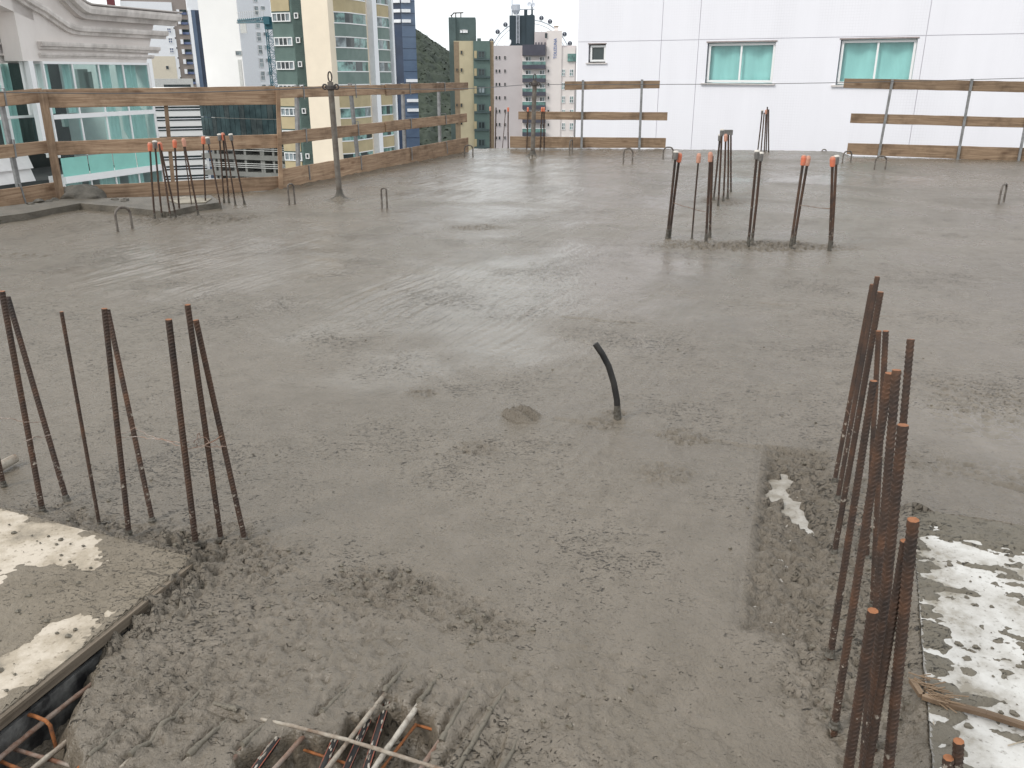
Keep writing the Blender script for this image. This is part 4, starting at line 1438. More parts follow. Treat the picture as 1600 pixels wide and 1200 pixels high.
for i, (x, y, r_) in enumerate([(62, 316, .07), (75, 315, .05), (85, 313, .06), (48, 319, .05), (180, 312, .05), (195, 314, .06)]):
    g = gnd(x, y, UZ)
    m = MB()
    m.lathe(g - Vector((0, 0, .02)), (rnd.uniform(-.3, .3), rnd.uniform(-.3, .3), 1), [(r_ * .8, 0), (r_, r_ * .4), (r_ * .6, r_ * .8), (r_ * .2, r_ * .9)], 7)
    m.v = [(v[0] + rnd.uniform(-.3, .3) * r_, v[1] + rnd.uniform(-.3, .3) * r_, v[2]) for v in m.v]
    tag(m.build('mortar_lump', M['mortar'], origin=g), 'mortar lump at the fence foot in the left corner, %s from left' % ORD[[1, 2, 3, 0, 4, 5][i]], 'mortar lump', 'mortar lumps at the fence foot')

# ------------------------------------------------------------------ bars and conduits in the open edge at the bottom
gO = 'bars laid in the open slab edge'


def rod(pts, z, r, label, mt='mortar_rod', rib=False, nm='rebar', cat='rebar', grp=gO):
    zs = z if isinstance(z, (list, tuple)) else [z] * len(pts)
    ps = [gnd(p[0], p[1], zz - .007) for p, zz in zip(pts, zs)]
    m = MB()
    if rib:
        for a_, b_ in zip(ps[:-1], ps[1:]):
            m.ribbed(a_, b_, r, .012)
    else:
        fine = []
        for a_, b_ in zip(ps[:-1], ps[1:]):
            for k in range(6):
                fine.append(a_.lerp(b_, k / 6) + Vector((rnd.uniform(-1, 1), rnd.uniform(-1, 1), rnd.uniform(-1, 1))) * r * .1)
        fine.append(ps[-1])
        m.tube(fine, [r * rnd.uniform(.9, 1.14) for _ in fine], 8)
    o = m.build(nm, [M[mt], M['rust_end']], origin=ps[0], smooth=not rib)
    return tag(o, label, cat, grp)


rod([(415, 1216), (505, 1117), (512, 1110)], [-.01, -.008, -.02], .0062, 'mortar smeared rebar left of the black conduits', 'rust_mortar')
rod([(500, 1215), (601, 1085), (608, 1077)], [.012, .0, -.012], .0062, 'rebar crossing over the black conduits, ending in a groove', 'mortar_rod')
rod([(575, 1215), (605, 1170), (654, 1101), (662, 1090)], [-.012, -.008, -.004, -.015], .0075, 'whitish cement coated rebar right of the black conduits', 'conduit_white')
rod([(640, 1228), (667, 1187), (700, 1140)], [-.01, -.012, -.02], .0068, 'brownish rebar end right of the hole', 'rust_mortar')
rod([(586, 1215), (650, 1132)], [-.03, -.03], .004, 'thin orange rusty rod beside the whitish rebar', 'rust_bright')
rod([(465, 1168), (500, 1180), (545, 1194)], [-.045, -.045, -.045], .004, 'thin rusty rod under the left black conduits', 'rust_bright')
rod([(648, 1132), (676, 1140)], [-.04, -.04], .004, 'short rusty rod in the back of the hole', 'rust_bright')
rod([(345, 1106), (380, 1117), (455, 1134), (542, 1156), (642, 1187), (720, 1212)], [-.012, .0, .012, .02, .02, .015], .0048, 'long thin rod laid crosswise over the conduits', 'mortar_rod')
rod([(170, 1218), (191, 1199), (212, 1180)], [-.006, -.004, -.012], .0062, 'rebar tip poking from mortar, left of the others at the bottom', 'mortar_rod')
rod([(262, 1216), (281, 1197), (302, 1181)], [-.006, -.004, -.012], .0062, 'rebar tip poking from mortar, middle one at the bottom', 'mortar_rod')
rod([(335, 1216), (352, 1197), (385, 1165)], [-.006, -.002, -.014], .0072, 'mottled white rebar tip poking from mortar left of the striped conduit', 'rust_mortar')
rod([(-30, 1178), (0, 1152), (35, 1121), (80, 1087), (140, 1042)], [-.055, -.05, -.045, -.045, -.05], .0085, 'thick mortar coated bar along the black form side', 'mortar_rod')
rod([(-30, 1209), (0, 1184), (68, 1128), (147, 1066), (155, 1060)], [-.04, -.04, -.035, -.035, -.05], .007, 'white and rust mottled bar second from the form side', 'rust_mortar')
rod([(30, 1220), (53, 1200), (115, 1150), (122, 1144)], [-.05, -.05, -.045, -.06], .007, 'white topped bar third from the form side', 'mortar_rod')
rod([(10, 1166), (24, 1171), (119, 1199), (150, 1210)], [-.062, -.06, -.06, -.06], .0052, 'rusty cross rod under the trench bars', 'rust_mortar')
rod([(-20, 1181), (0, 1189), (40, 1206)], [-.06, -.06, -.06], .005, 'rusty cross rod in the bottom left corner', 'rust_bright')
rod([(112, 1212), (126, 1198), (142, 1187)], [-.04, -.035, -.04], .0055, 'orange bar tip at the mouth of the trench', 'rust_bright')
s0, s1 = gnd(37, 1117, -.03), gnd(71, 1126, -.02)
st = [s0 + Vector((-.005, 0, -.16)), s0 + Vector((0, 0, -.01)), s0 + Vector((.004, 0, .004)), s0.lerp(s1, .5) + Vector((0, 0, .006)), s1, s1 + Vector((.012, -.004, -.012)), s1 + Vector((.016, -.004, -.16))]
tag(MB().tube(st, .0052, 8).build('stirrup', M['rust_bright'], origin=s0, smooth=True), 'bright orange rusty stirrup looped over the trench bars', 'stirrup')
tag(MB().tube([s1 + Vector((.02, .05, -.10)), s1 + Vector((.03, -.09, -.12))], .004, 6).build('stirrup', M['rust_bright'], origin=s1), 'thin rusty stirrup leg low in the trench', 'stirrup')


def crust(rodob, a_, b_, r=.0085):
    A, B = gnd(*a_), gnd(*b_)
    n = 14
    xs_ = np.array([A.x + (B.x - A.x) * i / n for i in range(n + 1)])
    ys_ = np.array([A.y + (B.y - A.y) * i / n for i in range(n + 1)])
    hz = height(xs_, ys_)
    base = hz[0]
    path = [Vector((xs_[i] + rnd.uniform(-.001, .001), ys_[i], hz[i] + .002 - .006 * i / n)) for i in range(n + 1)]
    rs = [r * (1 - .45 * i / n) * rnd.uniform(.75, 1.2) for i in range(n + 1)]
    if rodob:
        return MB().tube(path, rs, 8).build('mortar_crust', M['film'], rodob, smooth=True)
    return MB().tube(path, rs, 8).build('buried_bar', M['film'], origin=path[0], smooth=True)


rods = {o['label']: o for o in COL.objects if o.get('group') == gO}


def rl(key):
    return [o for l_, o in rods.items() if key in l_][0]


for key, (a_, b_) in (('left of the black conduits', ((503, 1119), (552, 1068))), ('crossing over the black', ((601, 1085), (638, 1038))), ('whitish cement coated', ((655, 1100), (690, 1052))),
                      ('brownish rebar end', ((690, 1154), (740, 1072))), ('left of the others at the bottom', ((205, 1187), (335, 1062))), ('middle one at the bottom', ((296, 1187), (362, 1119))),
                      ('mottled white rebar tip', ((380, 1170), (420, 1127))), ('orange bar tip', ((141, 1188), (215, 1120))), ('long thin rod laid', ((372, 1115), (322, 1097)))):
    crust(rl(key), a_, b_)
for k, (a_, b_) in enumerate((((700, 1215), (790, 1075)), ((775, 1215), (812, 1140)))):
    tag(crust(None, a_, b_), ['mortar covered bar ridge right of the hole, the longer one', 'mortar covered bar ridge right of the hole, the shorter one'][k], 'rebar', gO)


def conduit(a_, b_, za, zb, label, orange_side=-1):
    A, B = gnd(*a_, za), gnd(*b_, zb)
    o = thing('striped_conduit', label, 'conduit', A, 'black striped conduits in the hole')
    n = 14
    d = (B - A).normalized()
    rr = .0098
    path = [A.lerp(B, i / n) for i in range(n + 1)]
    MB().tube(path, rr, 14).build('pipe', M['conduit'], o, smooth=True)
    side = Vector((d.y, -d.x, 0)).normalized()
    for k, (ang, mm, w_) in enumerate(((R(45) * orange_side, 'conduit_stripe', .0022), (R(-62) * orange_side, 'conduit_stripe', .0016))):
        off = side * math.sin(ang) * rr + Vector((0, 0, math.cos(ang) * rr))
        MB().tube([p_ + off for p_ in path], w_ * .8, 5).build('stripe', M[mm], o)
    m = MB()                       # dabs of cement
    for k in range(13):
        t_ = rnd.uniform(.05, .97)
        c = A.lerp(B, t_)
        ang = rnd.uniform(-.9, .9)
        off = side * math.sin(ang) * rr + Vector((0, 0, math.cos(ang) * rr))
        m.tube([c + off - d * rnd.uniform(.004, .012), c + off, c + off + d * rnd.uniform(.004, .014)], [.0012, rnd.uniform(.002, .0035), .001], 6)
    m.build('cement_dabs', M['conduit_white'], o)['kind'] = 'stuff'


conduit((385, 1222), (441, 1144), -.02, -.022, 'black striped conduit standing apart on the left')
conduit((492, 1230), (543, 1113), -.022, -.03, 'black conduit with red stripe, left of the three in the hole')
conduit((530, 1228), (588, 1098), -.03, -.035, 'black conduit in the middle of the three in the hole')
conduit((565, 1228), (607, 1093), -.022, -.03, 'black white spotted conduit, right of the three in the hole', 1)


# ================================================================== the buildings around
GZ = -62.0


def wall_open(P, u0, u1, z0, z1, ops, depth, off=0.0, uvs=True):
    """front face of a wall with rectangular openings and their reveals"""
    us = sorted(set([u0, u1] + [v for o in ops for v in o[:2]]))
    zs = sorted(set([z0, z1] + [v for o in ops for v in o[2:4]]))
    m = MB()
    for a_, b_ in zip(us[:-1], us[1:]):
        for c_, d_ in zip(zs[:-1], zs[1:]):
            cu, cz = (a_ + b_) / 2, (c_ + d_) / 2
            if any(o[0] < cu < o[1] and o[2] < cz < o[3] for o in ops):
                continue
            m.quadset([P.pt(a_, c_, off), P.pt(b_, c_, off), P.pt(b_, d_, off), P.pt(a_, d_, off)], [(0, 1, 2, 3)], 0, [(a_, c_), (b_, c_), (b_, d_), (a_, d_)])
    for o in list(ops) + [(u0, u1, z0, z1)]:
        a_, b_, c_, d_ = o[:4]
        ring = [(a_, c_), (b_, c_), (b_, d_), (a_, d_)]
        for i in range(4):
            p0, p1 = ring[i], ring[(i + 1) % 4]
            m.quadset([P.pt(*p0, off), P.pt(*p1, off), P.pt(*p1, off - depth), P.pt(*p0, off - depth)], [(0, 1, 2, 3)], 0, [(p0[0], p0[1]), (p1[0], p1[1]), (p1[0] + .1, p1[1] + .1), (p0[0] + .1, p0[1] + .1)])
    return m


def window(P, u0, u1, z0, z1, parent, fw=.05, cols=2, rows=1, pane='paneteal', frame='frame', off=0.0, name='window', fd=.06, panes=True):
    """frame as a part, every pane a sub-part"""
    m = MB()
    e = .003
    m.slab(P, u0, u1, z0, z0 + fw, off, off + fd)
    m.slab(P, u0, u1, z1 - fw, z1, off, off + fd)
    m.slab(P, u0, u0 + fw, z0 + fw + e, z1 - fw - e, off, off + fd)
    m.slab(P, u1 - fw, u1, z0 + fw + e, z1 - fw - e, off, off + fd)
    cw = (u1 - u0 - 2 * fw) / cols
    rh = (z1 - z0 - 2 * fw) / rows
    for i in range(1, cols):
        c = u0 + fw + cw * i
        m.slab(P, c - fw * .4, c + fw * .4, z0 + fw + e, z1 - fw - e, off, off + fd * .9)
    for j in range(1, rows):
        c = z0 + fw + rh * j
        m.slab(P, u0 + fw + e, u1 - fw - e, c - fw * .4, c + fw * .4, off, off + fd * .8)
    w_ = m.build(name, M[frame], parent)
    ps = pane if isinstance(pane, (list, tuple)) else [pane]
    for i in range(cols):
        for j in range(rows):
            a_, b_ = u0 + fw + cw * i, u0 + fw + cw * (i + 1)
            c_, d_ = z0 + fw + rh * j, z0 + fw + rh * (j + 1)
            MB().slab(P, a_, b_, c_, d_, off + .004, off + fd * .3).build('pane', M[ps[(i + j) % len(ps)]], w_)
    return w_


def simple_window(P, u0, u1, z0, z1, parent, pane='paneteal', frame='frame', fw=.1, off=0.0, cols=1, fd=.15):
    """a small far window: one mesh, frame and glass"""
    m = MB()
    m.slab(P, u0, u1, z0, z1, off, off + fd * .5, 1)
    m.slab(P, u0 - fw, u1 + fw, z0 - fw, z0, off, off + fd)
    m.slab(P, u0 - fw, u1 + fw, z1, z1 + fw, off, off + fd)
    m.slab(P, u0 - fw, u0, z0, z1, off, off + fd)
    m.slab(P, u1, u1 + fw, z0, z1, off, off + fd)
    for i in range(1, cols):
        c = u0 + (u1 - u0) * i / cols
        m.slab(P, c - fw * .4, c + fw * .4, z0, z1, off, off + fd * .8)
    return m.build('window', [M[frame], M[pane]], parent)


def sheet_folds(P, u0, u1, z0, z1, off, parent, name='curtain', m_='curtain', pitch=.16, pinch=0.0, side=0):
    n = max(6, int((u1 - u0) / pitch * 6))
    vs = []
    for j, z in enumerate((z0, z0 + (z1 - z0) * .5, z1)):
        for i in range(n + 1):
            k = i / n
            u = u0 + (u1 - u0) * k
            if pinch and j == 0:
                u = (u1 if side > 0 else u0) + (u - (u1 if side > 0 else u0)) * (1 - pinch)
            vs.append(P.pt(u, z, off + .05 * math.sin(k * (u1 - u0) / pitch * 2 * math.pi)))
    fs = [(r_ * (n + 1) + i, r_ * (n + 1) + i + 1, (r_ + 1) * (n + 1) + i + 1, (r_ + 1) * (n + 1) + i) for r_ in range(2) for i in range(n)]
    return MB().quadset(vs, fs).build(name, M[m_], parent, smooth=True)


# ------------------------------------------------------------------ white tiled building on the right
kc = atY(902, 115, 27.0)
PK = Plane((kc.x, kc.y), R(119))
white = thing('white_building', 'plain white tiled apartment block filling the right background', 'building', (kc.x, kc.y, GZ))
KD = 14.0
kz = PK.Z(62, 1100)
cu = [0.0, PK.U(1031, 115), PK.U(1088.5, 115), PK.U(1438, 115), PK.U(1800, 115), PK.U(2100, 115)]


def rect(P, x0, y0, x1, y1):
    a_, b_ = P.hit(x0, (y0 + y1) / 2)[0], P.hit(x1, (y0 + y1) / 2)[0]
    xm = (x0 + x1) / 2
    return (a_, b_, P.hit(xm, y1)[1], P.hit(xm, y0)[1])


KW = [rect(PK, 920, 69, 947, 98), rect(PK, 1104, 66, 1210, 130), rect(PK, 1310, 61, 1429, 133)]
zrows = [GZ, kz - 6.2, kz - 3.1, kz, kz + 3.1, kz + 6.2]
g = .007
for i in range(len(cu) - 1):
    for j in range(len(zrows) - 1):
        a_, b_, c_, d_ = cu[i] + (g if i else 0), cu[i + 1] - g, zrows[j] + g, zrows[j + 1] - g
        if j == 0:
            c_ = GZ
        ops = [o for o in KW if a_ < (o[0] + o[1]) / 2 < b_ and c_ < (o[2] + o[3]) / 2 < d_]
        wall_open(PK, a_, b_, c_, d_, ops, .16, .03).build('wall_panel', M['tile'], white)
core = MB()
for o in KW:
    pass
core_ops = KW
bm = wall_open(PK, 0.002, cu[-1] - .002, GZ, zrows[-1], KW, .5, .006)
bm.build('joint_backing', M['joint'], white)
core.quadset([PK.pt(0, GZ, .0), PK.pt(0, GZ, -KD), PK.pt(0, zrows[-1], -KD), PK.pt(0, zrows[-1], 0)], [(0, 1, 2, 3)], 0, [(0, GZ), (KD, GZ), (KD, 8), (0, 8)])
core.quadset([PK.pt(cu[-1], GZ, .0), PK.pt(cu[-1], GZ, -KD), PK.pt(cu[-1], zrows[-1], -KD), PK.pt(cu[-1], zrows[-1], 0)], [(0, 1, 2, 3)], 0, [(0, GZ), (KD, GZ), (KD, 8), (0, 8)])
core.quadset([PK.pt(0, zrows[-1], 0), PK.pt(cu[-1], zrows[-1], 0), PK.pt(cu[-1], zrows[-1], -KD), PK.pt(0, zrows[-1], -KD)], [(0, 1, 2, 3)], 0, [(0, 0), (1, 0), (1, 1), (0, 1)])
core.build('side_wall', M['tile'], white)
for k, o in enumerate(KW):
    if k == 0:
        wn = window(PK, o[0] + .03, o[1] - .03, o[2] + .03, o[3] - .03, white, .055, 1, 1, 'darkglass', off=-.10)
        MB().slab(PK, o[0] - .06, o[1] + .06, o[2] - .035, o[2] + .0, -.1, .075).build('sill', M['sill'], wn)
        MB().slab(PK, o[0] - .02, o[1] + .02, o[3], o[3] + .03, .031, .04).build('lintel', M['trimdark'], wn)
        MB().slab(PK, o[0] - .2, o[1] + .2, o[2] - .2, o[3] + .2, -.32, -.3).build('room_back', M['room'], wn)
    else:
        wn = window(PK, o[0] + .02, o[1] - .02, o[2] + .02, o[3] - .02, white, .06, 2, 1, 'teal_glass', off=-.11)
        MB().slab(PK, o[0] - .10, o[1] + .08, o[2] - .045, o[2] + .0, -.1, .085).build('sill', M['sill'], wn)
        MB().slab(PK, o[0] - .03, o[1] + .03, o[3], o[3] + .035, .031, .045).build('lintel', M['trimdark'], wn)
        um = (o[0] + o[1]) / 2
        for a_, b_ in ((o[0], um), (um, o[1])):
            sheet_folds(PK, a_ - .02, b_ + .02, o[2] - .05, o[3] + .05, -.24, wn, 'blind', 'teal_blind', .6)
for k, (x0, y0, x1, y1) in enumerate([(904, 60, 1031, 64), ]):
    pass

# ------------------------------------------------------------------ beige building with teal glazing on the left
ac = atY(244, 115, 26.0)
PA = Plane((ac.x, ac.y), AX)           # u is negative towards the viewer's left
apt = thing('beige_building', 'ornate beige building with curved cornice and teal glazing at the left', 'building', (ac.x, ac.y, GZ))
uL = PA.U(40)
uFar = PA.U(-250)
zc = PA.Z(97, 150)                      # underside of the beige frieze
UR = PA.U(229, 100)                     # right end of the glazing
cols = [PA.U(x, 100) for x in (47, 66, 111, 152, 190, 229)]
zr = [PA.Z(179, 150), PA.Z(238, 170), PA.Z(267, 170), PA.Z(277, 170)]
# frieze wall with the gable
path2 = [PA.hit(x, y) for x, y in ((-60, -75), (-20, -38), (20, -12), (45, 4), (62, 13), (80, 26), (98, 38), (108, 42), (117, 44), (150, 46), (254, 52))]
path1 = [PA.hit(x, y) for x, y in ((40, -70), (75, -30), (95, -8), (108, 5), (116, 11), (124, 14.5), (150, 17), (266, 27))]
wallp = [(uL, zc), (UR, zc)] + [(PA.U(258, 60), PA.Z(27, 262))] + [(u, z) for u, z in reversed(path1)] + [(uL, path1[0][1])]
m = MB()
vf = [PA.pt(min(u, PA.U(247, 60)), z, 0) for u, z in wallp]
vb = [PA.pt(min(u, PA.U(247, 60)), z, -.6) for u, z in wallp]
n = len(wallp)
m.quadset(vf + vb, [tuple(range(n))] + [(i, n + i, n + (i + 1) % n, (i + 1) % n) for i in range(n)])
m.build('frieze', M['beige'], apt)


def moulding(path, h, proj, name, uend=None, mt='beige_stain'):
    """a run of moulding: stepped profile carried along a path of (u, z)"""
    prof = [(0, -h), (proj * .45, -h), (proj * .5, -h * .55), (proj * .9, -h * .45), (proj, 0), (proj, h * .3), (0, h * .3)]
    vs = []
    for u, z in path:
        for o, dz in prof:
            vs.append(PA.pt(u, z + dz, o + .004))
    K = len(prof)
    fs = [(i * K + j, i * K + (j + 1) % K, (i + 1) * K + (j + 1) % K, (i + 1) * K + j) for i in range(len(path) - 1) for j in range(K)]
    fs += [tuple(range(K)), tuple((len(path) - 1) * K + j for j in range(K))]
    return MB().quadset(vs, fs).build(name, M[mt], apt)


moulding(path1, .24, .42, 'cornice')
moulding([(u, z + .12) for u, z in path1], .05, .46, 'cornice_cap', mt='beige')
moulding(path2, .16, .22, 'moulding')
moulding([PA.hit(58, 67.5), PA.hit(150, 71), PA.hit(244, 76)], .13, .16, 'moulding')
moulding([PA.hit(60, 84), PA.hit(150, 85.5), PA.hit(238, 87.5)], .08, .08, 'moulding')
MB().slab(PA, PA.U(64, 97), UR, zc - .06, zc, -.25, .05).build('glazing_head', M['frame'], apt)
# recessed bay with the arch on the far left
PA2 = PA.shifted(-.7)
m = MB()
arch = [PA.hit(x, y) for x, y in ((-70, -60), (-30, -20), (0, 8), (25, 20), (53, 32))]
vs = [PA.pt(u, z, 0) for u, z in arch] + [PA.pt(u, z, -.7) for u, z in arch]
k = len(arch)
m.quadset(vs, [(i, i + 1, k + i + 1, k + i) for i in range(k - 1)])
up_ = [PA.pt(u, z, 0) for u, z in arch] + [PA.pt(u, z + 3.2, 0) for u, z in arch]
m.quadset(up_, [(i, i + 1, k + i + 1, k + i) for i in range(k - 1)])
uj = PA.U(54, 32)
m.quadset([PA.pt(uj, PA.Z(32, 54), 0), PA.pt(uj, PA.Z(32, 54), -.7), PA.pt(uj, zc, -.7), PA.pt(uj, zc, 0)], [(0, 1, 2, 3)])
m.build('arch', M['beige'], apt)
zt2 = PA2.Z(98, 20)
MB().slab(PA2, uFar, uj + .3, zt2, PA2.Z(40, 10), -.2, 0).build('bay_wall', M['beige'], apt)
MB().slab(PA2, uFar, uj + .3, PA2.Z(40, 10) + .003, PA2.Z(-60, 10), -.2, -.01).build('mosaic_panel', M['mosaic_pink'], apt)
for y_, h_ in ((67, .1), (84, .08)):
    MB().slab(PA2, uFar, uj, PA2.Z(y_ + 3, 10), PA2.Z(y_, 10), 0.003, .12).build('moulding', M['beige_stain'], apt)
# glazing of both bays
rail_z = [(zr[0] - .06, zr[0] + .06)]
rowsA = [(zr[0] + .06, zc - .06), (zr[1], zr[0] - .06)]


def glazing(P, cs, row, parent_name, pane, off=0.0):
    for a_, b_ in zip(cs[:-1], cs[1:]):
        MB().slab(P, a_ + .02, b_ - .02, row[0], row[1], off - .012, off).build('pane', M[pane], apt)


cols2 = [PA2.U(x, 130) for x in (-190, -150, -100, -50, 2, 50)]
colsx = cols
low = []
zz = zr[3]
stor = 3.05
floors = [(zz - 1.1, zz - .02), (zz - 1.95, zz - 1.12)]
for rw in rowsA + floors:
    glazing(PA, colsx[1:], rw, 'pane', 'teal_glass')
glazing(PA, colsx[1:], (zr[2], zr[1] - .02), 'pane', 'teal_panel', .02)
for rw in [(PA2.Z(181, 20), zt2 - .03), (PA2.Z(240, 40), PA2.Z(183, 20) - .05)]:
    glazing(PA2, cols2, rw, 'pane', 'teal_glass')
for c in colsx[1:]:
    m = MB()
    m.slab(PA, c - .02, c + .02, zr[1], zc - .05, -.05, .035)
    m.slab(PA, c - .02, c + .02, zz - 2.0, zz, -.05, .03)
    m.build('mullion', M['frame'], apt)
for c in cols2:
    MB().slab(PA2, c - .03, c + .03, PA2.Z(240, 40), zt2, -.05, .04).build('mullion', M['frame'], apt)
MB().slab(PA, cols[0] - .06, cols[0] + .07, PA.Z(240, 70), zc, -.12, .03).build('corner_mullion', M['frame'], apt)
MB().slab(PA, colsx[1], UR, zr[0] - .06, zr[0] + .05, .012, .07).build('rail', M['frame'], apt)
MB().slab(PA2, uFar, cols2[-1], PA2.Z(181, 20) - .06, PA2.Z(181, 20), .012, .07).build('rail', M['frame'], apt)
MB().slab(PA, colsx[1], UR + .1, zr[3], zr[2], -.5, .10).build('floor_edge', M['frame'], apt)
for kk in range(4):
    z0 = PA2.Z(243, 40) - .32 * kk
    vs = [PA2.pt(uFar, z0 - .31, .16), PA2.pt(cols[0], z0 - .31, .16), PA2.pt(cols[0], z0, .05), PA2.pt(uFar, z0, .05)]
    MB().hexa([PA2.pt(uFar, z0 - .31, 0), PA2.pt(cols[0], z0 - .31, 0), PA2.pt(cols[0], z0, 0), PA2.pt(uFar, z0, 0)] + vs).build('siding_board', M['siding'], apt)
# rooms and curtains behind the glass
ROOMS = MB()
ROOMS.slab(PA, uFar, UR + .6, GZ, zc + .5, -3.4, -3.3)
ROOMS.slab(PA, uFar, UR, zz - .04, zz + .08, -3.3, -.5)
ROOMS.build('room_back', M['room'], apt)
for i in range(5):
    pass
for (x0, x1, ra, pin, sd_) in ((48, 64, 0, 0, 0), (68, 92, 0, .0, 0), (112, 122, 0, 0, 0), (168, 186, 0, 0, 0), (196, 226, 0, 0, 0), (78, 100, 1, .3, 0), (184, 200, 1, 0, 0), (206, 240, 1, .35, 1), (100, 143, 2, 0, 0), (170, 200, 2, 0, 0), (215, 240, 2, 0, 0)):
    if ra < 2:
        a_, b_ = PA.U(x0, 120 if ra == 0 else 200), PA.U(x1, 120 if ra == 0 else 200)
        sheet_folds(PA, a_, min(b_, UR - .03), (rowsA[0][0] if ra == 0 else zr[1]), (zc if ra == 0 else rowsA[0][0]), -.3, apt, pinch=pin, side=sd_)
    else:
        a_, b_ = PA.U(x0, 290), PA.U(x1, 290)
        sheet_folds(PA, a_, min(b_, UR - .03), zz - 2.0, zz - .05, -.3, apt)
for (x0, x1) in ((-60, -20), (2, 30), ):
    sheet_folds(PA2, PA2.U(x0, 130), PA2.U(x1, 130), PA2.Z(240, 40), zt2, -.3, apt)
for (x0, y0, x1, y1) in ((124, 108, 140, 150), (134, 112, 146, 150), (183, 108, 193, 112), (100, 178, 107, 198), (215, 190, 221, 214)):
    a_, b_, c_, d_ = rect(PA.shifted(-1.2), x0, y0, x1, y1)
    MB().slab(PA.shifted(-1.2), a_, b_, c_, d_, -.1, 0).build('furniture', M['room_pale'], apt)
# body of the building
m = MB()
m.slab(PA, UR + .05, UR + .12, zr[1] - 6, zc, -6, -.02)
m.slab(PA, uFar, UR, GZ, zz - 2.0, -8, .02)
m.slab(PA, UR - .0, UR + .06, zz - 2.0, zc, -3.3, -.03)
m.build('wall', M['siding'], apt)
m = MB()
m.slab(PA, UR + .13, PA.U(246, 115), zr[1], PA.Z(108, 240), -2.5, -.35)
m.build('side_glazing', M['teal_panel'], apt)
m = MB()
m.slab(PA, UR + .13, PA.U(262, 180), GZ, PA.Z(140, 250), -6, -2.6)
m.build('rear_wall', M['siding'], apt)


# ------------------------------------------------------------------ towers further off
def tower(name, label, px, Y, wl, wr, ztop, m_, cat='building', group='towers behind the site', az=AX, lpx=None, rpx=None):
    """box whose front right edge stands at image column px; front runs left, side runs away from us"""
    c = atY(px, 115, Y)
    if lpx is not None:
        wl = -Plane((c.x, c.y), az + R(90)).U(lpx)
    if rpx is not None:
        wr = Plane((c.x, c.y), az).U(rpx)
    o = thing(name, label, cat, (c.x, c.y, GZ), group)
    fr = Plane((c.x, c.y), az + R(90))
    sd_ = Plane((c.x, c.y), az)
    d1, d2 = fr.d, sd_.d
    p = [fr.p, fr.p + d2 * wr, fr.p + d2 * wr - d1 * wl, fr.p - d1 * wl]
    MB().prism([(q.x, q.y) for q in p], GZ, ztop).build('wall', M[m_], o)
    return o, fr, sd_


def band(P, x0, x1, y0, y1, parent, m_, name, o0=0.003, o1=.1, ym=115):
    m = MB()
    a_, b_ = P.U(x0, ym), P.U(x1, ym)
    xm = (x0 + x1) / 2
    m.slab(P, a_, b_, P.Z(y1, xm), P.Z(y0, xm), o0, o1)
    return m.build(name, M[m_], parent)


def S(P, y, x):
    return P.Z(y, x)


# green tower with cream pilaster
cg = atY(524, 115, 120.0)
gr, gF_, gS_ = tower('green_tower', 'green and cream apartment tower with bowed glazed balconies', 524, 120.0, 0.1, 0.1, GZ + 1, 'green')
PG = gF_
d1, d2 = gF_.d, gS_.d
uA, uB = PG.U(432.5), PG.U(484)
m = MB().slab(PG, uA, uB, GZ, 22, -14, 0)
m.build('side_wing', M['green'], gr)
MB().slab(PG, uB, PG.U(524), GZ, 22, -14, .8).build('cream_pilaster', M['cream'], gr)
Lb = gS_.U(612)
MB().slab(gS_, 0, Lb, GZ, 22, -6, -1.6).build('balcony_core', M['green2'], gr)
zs0 = PG.Z(36, 525)
pitch = 3.02
for k in range(-1, 8):
    ztop = zs0 - pitch * k
    zbot = ztop - 1.55
    if ztop > 22:
        continue
    mt = 'khaki' if (k < 0 or k >= 3) else 'green2'
    uw = gS_.U(580)
    for a_, b_, bul in ((.1, uw - .3, 1.3), (uw + .9, Lb, .9)):
        n = 10
        path = []
        for i in range(n + 1):
            t_ = i / n
            path.append((a_ + (b_ - a_) * t_, bul * min(1, math.sin(math.pi * min(max(t_, .0), 1)) * 1.5) - .3))

        def ribbon(z0, z1, o, m_, nm, parent_, th=.12):
            vs = []
            for u, b in path:
                vs += [gS_.pt(u, z0, b + o), gS_.pt(u, z1, b + o), gS_.pt(u, z1, b + o - th), gS_.pt(u, z0, b + o - th)]
            fs = [(i * 4 + j, i * 4 + (j + 1) % 4, (i + 1) * 4 + (j + 1) % 4, (i + 1) * 4 + j) for i in range(n) for j in range(4)] + [(0, 1, 2, 3), tuple(n * 4 + j for j in range(4))]
            return MB().quadset(vs, fs).build(nm, M[m_], parent_)
        bal = ribbon(zbot, ztop, 0, mt, 'balcony', gr)
        ribbon(ztop + .003, ztop + .14, .06, 'frame', 'rail', bal)
        ribbon(zbot - .13, zbot - .003, .05, 'frame', 'head_trim', bal)
        # glazing in panels
        for i in range(0, n, 2):
            vs = []
            q = path[i:i + 3]
            for u, b in q:
                vs += [gS_.pt(u, ztop + .14, b - .05), gS_.pt(u, zbot + pitch - .13, b - .05)]
            MB().quadset(vs, [(0, 2, 3, 1), (2, 4, 5, 3)]).build('glass_panel', M[rnd.choice(['paneteal', 'paneteal', 'darkglass', 'teal_dim', 'panegrey'])], bal)
MB().slab(gS_, gS_.U(580) - .3, gS_.U(580) + .9, GZ, 22, -2, .9).build('white_column', M['white2'], gr)
MB().slab(gS_, Lb, Lb + .5, GZ, 22, -6, .5).build('white_edge', M['white2'], gr)
